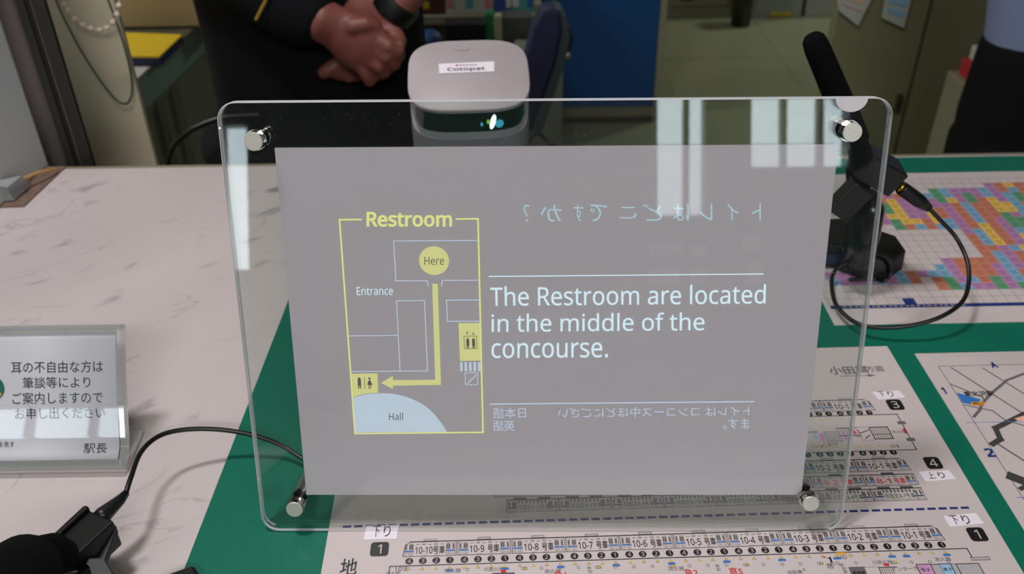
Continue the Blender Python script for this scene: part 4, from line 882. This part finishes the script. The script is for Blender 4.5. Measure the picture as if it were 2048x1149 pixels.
# ================================================================== OFFICE, CENTRE AND RIGHT
yb_ = 3.0
BLU = mat('blue_panel', (16, 72, 130), 0.5); BASE = mat('partition_base', (120, 118, 96), 0.5)
bp_ = thing('blue_partition', 'tall dark blue partition standing on a beige base', 'partition')
x0_, x1_ = V(1060, 150, yb_).x, V(1313, 120, yb_).x; zb = V(1200, 215, yb_).z
b = MB(); b.box(((x0_ + x1_) / 2, yb_ + 0.03, (zb + 1.2) / 2), (x1_ - x0_, 0.05, 1.2 - zb), BLU); b.build('panel', bp_, bevel=0.003)
b = MB(); b.box(((x0_ + x1_) / 2, yb_ + 0.03, (zb + FLOOR) / 2), (x1_ - x0_, 0.07, zb - FLOOR), BASE); b.build('base', bp_)
b = MB(); b.box((x1_ + 0.012, yb_ + 0.03, 0.15), (0.022, 0.06, 2.1), mat('partition_post', (140, 138, 116), 0.4)); b.build('post', bp_, bevel=0.002)
b = MB(); b.box(((x0_ + x1_) / 2, yb_ - 0.012, FLOOR + 0.008), (x1_ - x0_, 0.02, 0.016), mat('skirting_dark', (52, 44, 32), 0.6)); b.build('skirting', bp_)

def far_box(nm, label, px0_, px1_, pyb, ztop, depth, m, cat, y=4.12, extra=None, group=None):
    a, c = V(px0_, pyb, y).x, V(px1_, pyb, y).x
    t = thing(nm, label, cat, group=group); b = MB(); b.box(((a + c) / 2, y + depth / 2, (ztop + FLOOR) / 2), (c - a, depth, ztop - FLOOR), m); b.build('body', t, bevel=0.004)
    if extra: extra(t, a, c, y)
    return t
def ex1(t, a, c, y):
    b = MB(); b.box(((a + c) / 2 + 0.0, y - 0.004, -0.35), (c - a - 0.04, 0.008, 0.98), mat('cab_door', (112, 108, 86), 0.5)); b.build('door', t, bevel=0.002)
    b = MB(); b.box((a + 0.09, y - 0.012, FLOOR + 0.10), (0.06, 0.01, 0.02), FM3); b.build('handle', t)
far_box('khaki_cabinet', 'khaki cabinet against the far wall beside the blue partition', 1328, 1458, 50, 0.2, 0.4, KHAKI, 'cabinet', extra=ex1)
def ex2(t, a, c, y):
    q0_, q1_ = V(1540, 32, y), V(1581, 24, y); b = MB(); b.box(((q0_.x + q1_.x) / 2, y - 0.006, (q0_.z + q1_.z) / 2), (q1_.x - q0_.x, 0.008, q1_.z - q0_.z), mat('yellow_tag', (206, 184, 50), 0.5)); b.build('yellow_tag', t)
LG = mat('pale_grey_metal', (158, 166, 160), 0.45)
far_box('pale_cabinet', 'pale grey cabinet with a yellow tag at the far wall', 1506, 1600, 42, 0.2, 0.4, LG, 'cabinet', extra=ex2)
far_box('pale_locker', 'pale grey unit next to the yellow tagged cabinet', 1610, 1680, 36, 0.2, 0.4, mat('pale2', (168, 172, 166), 0.45), 'cabinet')
b = MB(); q = V(1483, 44, 4.0); b.rings([[Vector((q.x + r * 0.6 * math.cos(2 * math.pi * k / 20), 4.02 + 0.6 * r * math.sin(2 * math.pi * k / 20), z)) for k in range(20)] for r, z in ((0.07, FLOOR), (0.085, FLOOR + 0.30), (0.08, FLOOR + 0.305), (0.068, FLOOR + 0.02))], FM); tag(b.build('waste_bin', None, True), 'dark waste bin between the khaki and pale cabinets', 'bin')

kp = thing('khaki_partition', 'large khaki steel partition behind the right microphone with clipped papers', 'partition')
yk = 2.15; xa_ = V(1656, 120, yk).x
b = MB(); b.box((xa_ + 0.75, yk + 0.02, 0.10), (1.5, 0.035, 2.0), mat('khaki_steel', (134, 132, 100), 0.45, noise=0.03, nscale=3)); b.build('panel', kp, bevel=0.003)
xs_ = V(1826, 150, yk).x; b = MB(); b.box((xs_, yk - 0.0005, 0.1), (0.004, 0.004, 1.98), mat('seam_dark', (70, 68, 50), 0.6)); b.build('seam', kp)
q = V(1796, 205, yk); b = MB(); b.box((q.x, yk - 0.003, q.z), (0.012, 0.012, 0.045), mat('slot_dark', (56, 52, 38), 0.5)); b.build('handle', kp)
def clip_sheet(pts, name, label, m, stripes):
    P_ = [V(x, y, yk - 0.012) for x, y in pts]; b = MB(); b.prism(P_, (0, 0.003, 0), m); o = b.build(name); tag(o, label, 'paper')
    b = MB(); 
    for s_, mm, w2 in stripes:
        a_, c_ = P_[0].lerp(P_[3], s_), P_[1].lerp(P_[2], s_); a2_, c2_ = P_[0].lerp(P_[3], s_ + w2), P_[1].lerp(P_[2], s_ + w2); k = Vector((0, -0.002, 0))
        b.prism([a_.lerp(c_, .12) + k, a_.lerp(c_, .88) + k, a2_.lerp(c2_, .88) + k, a2_.lerp(c2_, .12) + k], (0, 0.001, 0), mm)
    b.build('print_band', o)
SHT = mat('clip_paper', (190, 196, 184), 0.6)
clip_sheet([(1672, -40), (1762, -40), (1716, 52), (1678, 22)], 'clipped_notice', 'pale tilted notice with faint red print clipped to the khaki partition', SHT, [(0.35, INKP, 0.03), (0.5, PINKP, 0.04), (0.7, INKP, 0.03)])
clip_sheet([(1775, -30), (1830, -30), (1808, 56), (1764, 36)], 'clipped_leaflet', 'blue and white leaflet clipped right on the khaki partition', SHT, [(0.3, INKLB, 0.22), (0.62, INKLB, 0.16)])

# drawers near the right edge
dr = thing('paper_tray', 'cream tray stack holding a red box beside the right person', 'tray')
yd_ = 1.75; tq = [V(1962, 150, yd_), V(2010, 150, yd_)]
b = MB(); CRM = mat('cream_plastic', (134, 132, 108), 0.5)
zt = V(1940, 190, yd_).z
b.box((tq[0].x + 0.13, yd_ + 0.07, (zt + FLOOR) / 2), (0.26, 0.14, zt - FLOOR), CRM); b.build('body', dr, bevel=0.004)
for k in range(3):
    b = MB(); b.box((tq[0].x + 0.13, yd_ - 0.003, zt - 0.07 - 0.11 * k), (0.24, 0.008, 0.095), mat('drawer_face', (146, 144, 122), 0.5)); dd_ = b.build('drawer', dr, bevel=0.002)
    b = MB(); b.box((tq[0].x + 0.07, yd_ - 0.012, zt - 0.08 - 0.11 * k), (0.04, 0.012, 0.012), FM3); b.build('handle', dd_)
b = MB(); q = V(1934, 172, yd_ + 0.05); b.box((q.x + 0.05, yd_ + 0.07, zt + 0.018), (0.08, 0.1, 0.035), mat('red_box', (178, 42, 56), 0.5)); tag(b.build('red_box', bevel=0.002), 'small red box on the cream drawers by the right person', 'box')
b = MB(); b.box((q.x + 0.06, yd_ + 0.07, zt + 0.052), (0.085, 0.08, 0.030), mat('white_box', (190, 188, 176), 0.5)); tag(b.build('white_box', bevel=0.003), 'small white box resting on top of the red box', 'box')

# clutter behind the projector
yt = 2.35
tb = thing('back_table', 'beige side table loaded with coloured cartons behind the projector', 'table')
zt2 = V(960, 28, yt).z; ta, tc_ = V(790, 28, yt).x, V(1085, 28, yt).x
b = MB(); b.box(((ta + tc_) / 2, yt + 0.3, zt2 - 0.012), (tc_ - ta, 0.62, 0.024), mat('table_top', (118, 116, 98), 0.5)); b.build('tabletop', tb, bevel=0.002)
b = MB(); b.box(((ta + tc_) / 2, yt + 0.35, (zt2 + FLOOR) / 2 - 0.02), (tc_ - ta - 0.04, 0.5, zt2 - FLOOR - 0.05), mat('table_body', (100, 100, 76), 0.5)); b.build('cabinet_body', tb)
def clutter(nm, label, cat, x0, y0, x1, y1, m, y=yt, dep=0.06, rest=True, bands=()):
    a, c = V(x0, y1, y), V(x1, y0, y); z0_ = zt2 + 0.001 if rest else a.z; h = c.z - a.z
    b = MB(); b.box(((a.x + c.x) / 2, y + dep / 2, z0_ + h / 2), (c.x - a.x, dep, h), m); o = b.build(nm, bevel=0.002); tag(o, label, cat)
    for k, bm_ in enumerate(bands):
        b = MB(); w_ = (c.x - a.x) / len(bands); b.box((a.x + w_ * (k + .5), y - 0.002, z0_ + h * (0.35 + 0.3 * (k % 2))), (w_ * 0.8, 0.003, h * 0.42), bm_); b.build('colour_patch', o)
    return o
mRED = mat('ctn_red', (168, 60, 66), 0.5); mTEAL = mat('ctn_teal', (70, 150, 148), 0.5); mPK = mat('ctn_pink', (176, 120, 124), 0.5); mYL = mat('ctn_yellow', (160, 146, 40), 0.5); mBR = mat('ctn_brown', (74, 32, 24), 0.6); mBL = mat('ctn_blue', (44, 74, 140), 0.5); mWH = mat('ctn_white', (178, 184, 176), 0.5)
clutter('snack_carton', 'brown and yellow carton at the left end of the back table', 'carton', 835, -62, 886, 26, mBR, bands=(mYL, mYL))
clutter('leaflet_stack', 'pink and white leaflet stack in the middle of the back table', 'leaflets', 892, -62, 985, 27, mWH, bands=(mPK, mRED, mTEAL, mRED, mPK))
clutter('blue_striped_carton', 'blue striped carton leaning between leaflets and teal box', 'carton', 988, -62, 1022, 26, mBL, bands=(mBL, mRED, mWH))
clutter('teal_carton', 'teal and pale carton at the right end of the back table', 'carton', 1024, -62, 1068, 28, mTEAL, bands=(mWH, mTEAL, mBL))
clutter('black_monitor', 'black low panel under the back table edge', 'panel', 893, 48, 972, 96, mat('blackish', (20, 22, 26), 0.3), y=yt - 0.10, dep=0.05, rest=False)
clutter('green_strip', 'narrow bright green strip beside the black panel', 'strip', 972, 28, 990, 100, mat('vivid_green', (16, 110, 56), 0.5), y=yt - 0.08, dep=0.03, rest=False)
clutter('cream_board', 'upright cream board right of the green strip', 'board', 990, 32, 1004, 100, mat('cream_board', (150, 148, 122), 0.5), y=yt - 0.09, dep=0.03, rest=False)
clutter('grey_case', 'dark grey case between cream board and navy chair', 'case', 1004, 34, 1062, 120, mat('case_grey', (66, 68, 66), 0.5), y=yt - 0.08, dep=0.06, rest=False)
b = MB(); q = V(856, 60, 2.0); b.rings([[Vector((q.x + 0.030 * s * math.cos(2 * math.pi * k / 20), 2.0 + 0.03 * s * math.sin(2 * math.pi * k / 20), q.z - 0.06 + z)) for k in range(20)] for s, z in ((0.8, 0), (1, 0.01), (1, 0.045), (0.7, 0.055), (0.1, 0.058))], mat('blue_pouch', (30, 62, 118), 0.5)); tag(b.build('blue_pouch', None, True), 'rounded blue pouch just right of the suited person', 'pouch')

# office chair
chh = thing('office_chair', 'navy upholstered office chair with dark arm beside the blue partition', 'chair')
NAVY = mat('navy_fabric', (28, 34, 68), 0.7); RIM = mat('chair_rim', (62, 74, 74), 0.4)
ych = 1.85
def outline(pts, y, dep, m, nm, bev=0.012):
    b = MB(); b.prism([V(px, py, y) for px, py in pts], (0, dep, 0), m); return b.build(nm, chh, bevel=bev, seg=3)
outline([(1000, 265), (1030, 190), (1050, 110), (1064, 55), (1084, 18), (1105, 12), (1120, 24), (1124, 62), (1110, 130), (1086, 195), (1062, 265)], ych, 0.05, NAVY, 'backrest')
outline([(1106, 12), (1122, 20), (1135, 44), (1141, 75), (1131, 125), (1108, 195), (1084, 265), (1060, 265), (1086, 196), (1110, 130), (1124, 64), (1120, 26)], ych + 0.01, 0.05, RIM, 'back_shell', 0.006)
outline([(1128, 45), (1140, 55), (1147, 78), (1143, 100), (1132, 112), (1118, 108)], ych + 0.03, 0.05, BLACKP, 'armrest', 0.006)
ctr_ = V(1070, 260, ych)
b = MB(); b.box((ctr_.x - 0.27, ych + 0.16, -0.43), (0.42, 0.40, 0.07), NAVY); b.build('seat', chh, bevel=0.025, seg=3)
b = MB(); b.tube([(ctr_.x - 0.27, ych + 0.16, -0.46), (ctr_.x - 0.27, ych + 0.16, -0.84)], 0.025, BLACKP, 16); b.build('gas_post', chh, True)
for k in range(5):
    a = 2 * math.pi * k / 5; b = MB(); b.tube([(ctr_.x - 0.27, ych + 0.16, -0.82), (ctr_.x - 0.27 + 0.24 * math.cos(a), ych + 0.16 + 0.24 * math.sin(a), -0.86)], [0.02, 0.012], BLACKP, 8); lg = b.build('leg', chh, True)
    b = MB(); c_ = Vector((ctr_.x - 0.27 + 0.24 * math.cos(a), ych + 0.16 + 0.24 * math.sin(a), FLOOR + 0.0245)); b.tube([c_ + Vector((-0.02, 0, 0)), c_ + Vector((0.02, 0, 0))], 0.024, BLACKP, 12); b.build('caster', lg, True)
# grey metal pedestal right of the chair
ypd = 2.12; a_, c_ = V(1080, 112, ypd), V(1127, 112, ypd)
pd = thing('grey_pedestal', 'grey metal cabinet standing between the navy chair and blue partition', 'cabinet')
b = MB(); b.box(((a_.x + c_.x) / 2 - 0.03, ypd + 0.06, (a_.z + FLOOR) / 2), (c_.x - a_.x + 0.06, 0.12, a_.z - FLOOR), mat('pedestal_grey', (112, 116, 104), 0.45)); b.build('body', pd, bevel=0.003)
q = V(1134, 112, ypd); b = MB(); b.tube([q + Vector((0, -0.004, 0)), q + Vector((0, 0.006, 0))], 0.010, CHROME2, 16); b.build('lock', pd, True)

# ================================================================== PEOPLE
SKIN = mat('skin', (124, 70, 62), 0.5, noise=0.07, nscale=40); SUIT = mat('black_suit', (11, 11, 15), 0.85, noise=0.1, nscale=200, spec=0.2)
def shell(name, parent, chains, m, voxel=0.008, smooth_it=6):
    """chains of (point, radius x, radius depth) fused into one continuous skin"""
    b = MB()
    for ch_ in chains:
        P_ = [Vector(c[0]) for c in ch_]; rs_ = [(c[1], c[2] if len(c) > 2 else c[1]) for c in ch_]
        out_ = []; 
        t0 = (P_[1] - P_[0]).normalized(); t1 = (P_[-1] - P_[-2]).normalized()
        Q = [(P_[0] - t0 * max(rs_[0]) * 0.6, 0.45, 0)] + [(P_[0] - t0 * max(rs_[0]) * 0.35, 0.8, 0)] + [(p_, 1.0, i) for i, p_ in enumerate(P_)] + [(P_[-1] + t1 * max(rs_[-1]) * 0.35, 0.8, len(P_) - 1)] + [(P_[-1] + t1 * max(rs_[-1]) * 0.6, 0.45, len(P_) - 1)]
        prev = None
        for i, (p_, s_, k) in enumerate(Q):
            t = (Q[min(i + 1, len(Q) - 1)][0] - Q[max(i - 1, 0)][0]).normalized()
            if prev is None:
                u = Vector((0, 1, 0)) if abs(t.y) < 0.9 else Vector((0, 0, 1)); a = (u - t * u.dot(t)).normalized()
            else: a = (prev - t * prev.dot(t)).normalized()
            prev = a; c = t.cross(a); out_.append([p_ + a * math.cos(2 * math.pi * j / 20) * rs_[k][1] * s_ + c * math.sin(2 * math.pi * j / 20) * rs_[k][0] * s_ for j in range(20)])
        b.rings(out_, m)
    o = b.build(name, parent, True)
    r = o.modifiers.new('r', 'REMESH'); r.mode = 'VOXEL'; r.voxel_size = voxel; r.use_smooth_shade = True
    s_ = o.modifiers.new('s', 'SMOOTH'); s_.iterations = smooth_it; s_.factor = 0.5
    return o
# --- first person, black suit, hands clasped
YP = 1.22; YH = 1.075
def H(px, py, dy=0.0): return V(px, py, YH + dy)
cxp = V(640, 150, YP).x
pe = thing('person', 'person in a black suit standing with hands clasped before the waist', 'person')
handR = [[(H(560, -10, 0.03), 0.024), (H(610, 22, 0.01), 0.025), (H(650, 44), 0.026), (H(672, 56), 0.0275, 0.017), (H(700, 74), 0.034, 0.016), (H(726, 92), 0.037, 0.015), (H(742, 102), 0.034, 0.013)],
         [(H(748, 76), 0.0110), (H(778, 93, -.006), 0.0110), (H(795, 101, -.002), 0.0100), (H(797, 112, 0.012), 0.0088)],
         [(H(748, 94), 0.0110), (H(776, 114, -.006), 0.0108), (H(788, 127, 0.0), 0.0098), (H(780, 134, 0.014), 0.0085)],
         [(H(738, 112), 0.0108), (H(760, 133, -.004), 0.0102), (H(768, 145, 0.002), 0.0094), (H(756, 150, 0.014), 0.0082)],
         [(H(718, 122), 0.0100), (H(732, 148), 0.0092), (H(741, 166, 0.004), 0.0080)],
         [(H(680, 50, 0.0), 0.0120), (H(706, 52, -.010), 0.0105), (H(732, 47, -.008), 0.0095), (H(752, 52, -.002), 0.0085)]]
handL = [[(H(845, -70, 0.05), 0.026), (H(818, -20, 0.04), 0.024), (H(795, 8, 0.035), 0.0235), (H(770, 22, 0.035), 0.028, 0.017), (H(738, 40, 0.036), 0.035, 0.016), (H(718, 66, 0.036), 0.034, 0.014)],
         [(H(700, 98, 0.036), 0.0115), (H(680, 125, 0.036), 0.0105), (H(658, 140, 0.03), 0.0098), (H(644, 148, 0.03), 0.0085)],
         [(H(712, 105, 0.038), 0.0115), (H(696, 132, 0.038), 0.0105), (H(672, 150, 0.034), 0.0095)],
         [(H(724, 105, 0.040), 0.0110), (H(712, 140, 0.038), 0.0100), (H(694, 156, 0.036), 0.0090)],
         [(H(730, 100, 0.042), 0.0105), (H(722, 135, 0.042), 0.0095), (H(712, 156, 0.040), 0.0085)],
         [(H(766, 30, 0.028), 0.0125), (H(782, 56, 0.018), 0.0108), (H(796, 76, 0.012), 0.0098), (H(801, 88, 0.010), 0.0088)]]
sh = 0.50; zc_ = cxp
shR, shL = Vector((cxp - 0.19, YP + 0.02, sh)), Vector((cxp + 0.19, YP + 0.02, sh))
elR, elL = Vector((cxp - 0.225, YP + 0.03, 0.20)), Vector((cxp + 0.25, YP + 0.02, 0.22))
body = [[((cxp, YP, -0.02), 0.11, 0.08), ((cxp, YP, 0.2), 0.11, 0.08), ((cxp, YP, 0.40), 0.15, 0.09), ((cxp, YP, 0.50), 0.11, 0.07), ((cxp, YP, 0.58), 0.050, 0.05), ((cxp, YP - 0.01, 0.63), 0.050, 0.05)],
        [((cxp, YP - 0.02, 0.66), 0.058, 0.065), ((cxp, YP - 0.01, 0.72), 0.072, 0.085), ((cxp, YP, 0.78), 0.070, 0.085), ((cxp, YP, 0.81), 0.055, 0.065)],
        [((cxp, YP - 0.10, 0.705), 0.010), ((cxp, YP - 0.118, 0.690), 0.012)],
        [((cxp - 0.078, YP, 0.70), 0.008, 0.014), ((cxp - 0.080, YP, 0.73), 0.009, 0.016)], [((cxp + 0.078, YP, 0.70), 0.008, 0.014), ((cxp + 0.080, YP, 0.73), 0.009, 0.016)],
        [(shR, 0.045), (elR, 0.036), (H(560, -10, 0.03), 0.025)], [(shL, 0.045), (elL, 0.036), (H(845, -70, 0.05), 0.026)],
        [((cxp - 0.075, YP, -0.10), 0.055), ((cxp - 0.09, YP, -0.45), 0.050), ((cxp - 0.09, YP + 0.01, -0.82), 0.035)], [((cxp + 0.075, YP, -0.10), 0.055), ((cxp + 0.09, YP, -0.45), 0.050), ((cxp + 0.09, YP + 0.01, -0.82), 0.035)]]
shell('body', pe, body + handR + handL, SKIN, 0.0032, 4)
jk = [[((cxp + 0.004, YP, -0.10), 0.152, 0.105), ((cxp, YP, 0.05), 0.152, 0.105), ((cxp, YP, 0.22), 0.160, 0.105), ((cxp, YP, 0.40), 0.185, 0.110), ((cxp, YP, 0.50), 0.150, 0.085), ((cxp, YP, 0.55), 0.075, 0.065)],
      [(shR, 0.068), (elR, 0.056), (elR.lerp(H(612, 22, 0.012), 0.6), 0.052), (H(596, 12, 0.012), 0.046, 0.038), (H(622, 28, 0.006), 0.043, 0.034)],
      [(shL, 0.068), (elL, 0.056), (elL.lerp(H(850, -60, 0.05), 0.6), 0.048), (H(838, -52, 0.045), 0.040)]]
shell('jacket', pe, jk, SUIT, 0.009, 5)
tr = [[((cxp, YP, -0.04), 0.146, 0.100), ((cxp, YP, -0.16), 0.158, 0.108)], [((cxp - 0.085, YP, -0.12), 0.100, 0.105), ((cxp - 0.09, YP, -0.45), 0.080), ((cxp - 0.09, YP + 0.01, -0.80), 0.062)], [((cxp + 0.085, YP, -0.12), 0.100, 0.105), ((cxp + 0.09, YP, -0.45), 0.080), ((cxp + 0.09, YP + 0.01, -0.80), 0.062)]]
shell('trousers', pe, tr, mat('black_trousers', (14, 14, 17), 0.9, spec=0.2), 0.010, 4)
for s_ in (-1, 1):
    b = MB(); c = Vector((cxp + 0.09 * s_, YP - 0.04, FLOOR + 0.04)); b.tube([c + Vector((0, 0.10, 0)), c + Vector((0, 0.05, 0.005)), c + Vector((0, -0.06, 0)), c + Vector((0, -0.13, -0.008))], [0.030, 0.040, 0.038, 0.024], BLACKG, 16); b.build('shoe', pe, True)
shell('hair', pe, [[((cxp, YP + 0.03, 0.72), 0.080, 0.070), ((cxp, YP + 0.015, 0.79), 0.080, 0.090), ((cxp, YP + 0.005, 0.825), 0.058, 0.070)]], BLACKP, 0.006, 4)
b = MB(); w0, w1 = H(803, -2, 0.036), H(780, 27, 0.036); ax = (w1 - w0).normalized(); wc = (w0 + w1) / 2
b.tube([wc - ax * 0.011, wc + ax * 0.011], 0.0285, BLACKP, 24); b.build('watch', pe, True, bevel=0.001)
for s_ in (-1, 1):
    b = MB(); c = Vector((cxp + 0.028 * s_, YP - 0.096, 0.728)); b.tube([c + Vector((0, 0.01, 0)), c + Vector((0, -0.004, 0))], 0.008, INK, 10); b.build('eye', pe, True)
b = MB(); b.tube([(cxp - 0.022, YP - 0.100, 0.662), (cxp, YP - 0.106, 0.660), (cxp + 0.022, YP - 0.100, 0.662)], 0.004, mat('lips', (150, 84, 80), 0.5), 8); b.build('mouth', pe, True)
b = MB(); b.tube(smooth_path([V(x, y, YH - 0.018) for x, y in ((545, -60), (534, -6), (522, 20), (512, 40))]), 0.0022, mat('gold_cord', (150, 116, 40), 0.5), 8); b.build('gold_cord', pe, True)

# --- second person at the right edge, pale blue shirt
Y2 = 1.55; x2_ = V(2085, 150, Y2).x
p2 = thing('person', 'person in a pale blue shirt and black trousers at the right edge', 'person')
SH = mat('blue_shirt', (128, 142, 176), 0.7); zw = V(2000, 78, Y2).z
lx = x2_ + 0.03
body2 = [[((lx, Y2, zw - 0.02), 0.11, 0.08), ((lx, Y2, zw + 0.25), 0.13, 0.08), ((lx, Y2, zw + 0.42), 0.10, 0.07), ((lx, Y2, zw + 0.50), 0.045)], [((lx, Y2 - 0.01, zw + 0.57), 0.058, 0.068), ((lx, Y2, zw + 0.66), 0.070, 0.085), ((lx, Y2, zw + 0.73), 0.055, 0.065)],
         [((lx - 0.17, Y2, zw + 0.42), 0.04), ((lx - 0.10, Y2 + 0.22, zw + 0.22), 0.035), ((lx + 0.08, Y2 + 0.26, zw + 0.15), 0.024)], [((lx + 0.17, Y2, zw + 0.42), 0.04), ((lx + 0.24, Y2, zw + 0.12), 0.035), ((lx + 0.25, Y2 - 0.03, zw - 0.10), 0.024)],
         [((lx - 0.07, Y2, zw - 0.1), 0.06), ((lx - 0.09, Y2, -0.45), 0.048), ((lx - 0.09, Y2, -0.82), 0.035)], [((lx + 0.08, Y2, zw - 0.1), 0.07), ((lx + 0.09, Y2, -0.45), 0.048), ((lx + 0.09, Y2, -0.82), 0.035)]]
hx, hy, hz = lx + 0.25, Y2 - 0.04, zw - 0.14
body2 += [[((hx, hy, hz), 0.020, 0.034), ((hx, hy - 0.005, hz - 0.06), 0.015, 0.040)]] + [[((hx, hy - 0.03 + 0.02 * k, hz - 0.07), 0.009), ((hx - 0.004, hy - 0.03 + 0.02 * k, hz - 0.11), 0.0085), ((hx - 0.014, hy - 0.028 + 0.02 * k, hz - 0.135 - 0.004 * (k % 2)), 0.0075)] for k in range(4)] + [[((hx - 0.01, hy - 0.035, hz - 0.01), 0.011), ((hx - 0.018, hy - 0.055, hz - 0.05), 0.009), ((hx - 0.018, hy - 0.058, hz - 0.075), 0.008)]]
hx2, hy2, hz2 = lx + 0.09, Y2 + 0.265, zw + 0.145
body2 += [[((hx2, hy2, hz2), 0.018, 0.034), ((hx2 + 0.055, hy2, hz2 - 0.01), 0.016, 0.038)]] + [[((hx2 + 0.06, hy2, hz2 - 0.04 + 0.02 * k), 0.009), ((hx2 + 0.10, hy2 - 0.004, hz2 - 0.04 + 0.02 * k), 0.008), ((hx2 + 0.12, hy2 - 0.018, hz2 - 0.04 + 0.02 * k), 0.0075)] for k in range(4)] + [[((hx2 + 0.01, hy2, hz2 + 0.03), 0.010), ((hx2 + 0.05, hy2 - 0.01, hz2 + 0.05), 0.009)]]
shell('body', p2, body2, SKIN, 0.005, 3)
shell('shirt', p2, [[((lx + 0.01, Y2, zw - 0.015), 0.155, 0.105), ((lx, Y2, zw + 0.10), 0.165, 0.11), ((lx, Y2, zw + 0.30), 0.175, 0.11), ((lx, Y2, zw + 0.42), 0.14, 0.085), ((lx, Y2, zw + 0.47), 0.065, 0.06)],
                    [((lx - 0.17, Y2, zw + 0.42), 0.062), ((lx - 0.10, Y2 + 0.22, zw + 0.22), 0.052), ((lx + 0.06, Y2 + 0.26, zw + 0.155), 0.036)], [((lx + 0.17, Y2, zw + 0.42), 0.062), ((lx + 0.24, Y2, zw + 0.12), 0.052), ((lx + 0.25, Y2 - 0.03, zw - 0.07), 0.038)]], SH, 0.010, 5)
shell('trousers', p2, [[((lx + 0.005, Y2, zw - 0.005), 0.158, 0.110), ((lx + 0.01, Y2, zw - 0.14), 0.168, 0.12), ((lx + 0.01, Y2, zw - 0.28), 0.155, 0.12)], [((lx - 0.07, Y2, zw - 0.2), 0.085, 0.11), ((lx - 0.085, Y2, -0.50), 0.074), ((lx - 0.09, Y2, -0.80), 0.062)], [((lx + 0.09, Y2, zw - 0.2), 0.105, 0.12), ((lx + 0.09, Y2, -0.50), 0.078), ((lx + 0.09, Y2, -0.80), 0.062)]], MATS['black_trousers'], 0.010, 4)
for s_ in (-1, 1):
    b = MB(); c = Vector((lx + 0.09 * s_, Y2 - 0.04, FLOOR + 0.04)); b.tube([c + Vector((0, 0.10, 0)), c + Vector((0, 0.05, 0.005)), c + Vector((0, -0.06, 0)), c + Vector((0, -0.13, -0.008))], [0.030, 0.040, 0.038, 0.024], BLACKG, 16); b.build('shoe', p2, True)
shell('hair', p2, [[((lx, Y2 + 0.03, zw + 0.63), 0.078, 0.070), ((lx, Y2 + 0.015, zw + 0.71), 0.078, 0.088), ((lx, Y2 + 0.005, zw + 0.745), 0.056, 0.068)]], BLACKP, 0.006, 4)

# ================================================================== CEILING FIXTURES (for the lamps above; the one over the desk is an added fill)
LIT = mat('lamp_diffuser', (240, 240, 240), 0.5, emit=(255, 250, 248), estr=6.0); LB = mat('lamp_body', (225, 225, 222), 0.5)
for (x, y, L2, w2) in ((-0.40, 0.42, 0.24, 0.18), (0.3, -1.6, 1.2, 0.30), (-2.05, 2.2, 1.0, 0.22), (_hl.x, _hl.y, 0.40, 0.30)):
    t = thing('ceiling_light', 'long white fluorescent ceiling fitting', 'ceiling light', group='fluorescent ceiling fittings')
    b = MB(); b.box((x, y, CEIL - 0.03), (L2 + 0.06, w2 + 0.06, 0.06), LB); b.build('housing', t, bevel=0.004)
    b = MB(); b.box((x, y, CEIL - 0.068), (L2, w2, 0.014), LIT); b.build('diffuser', t)
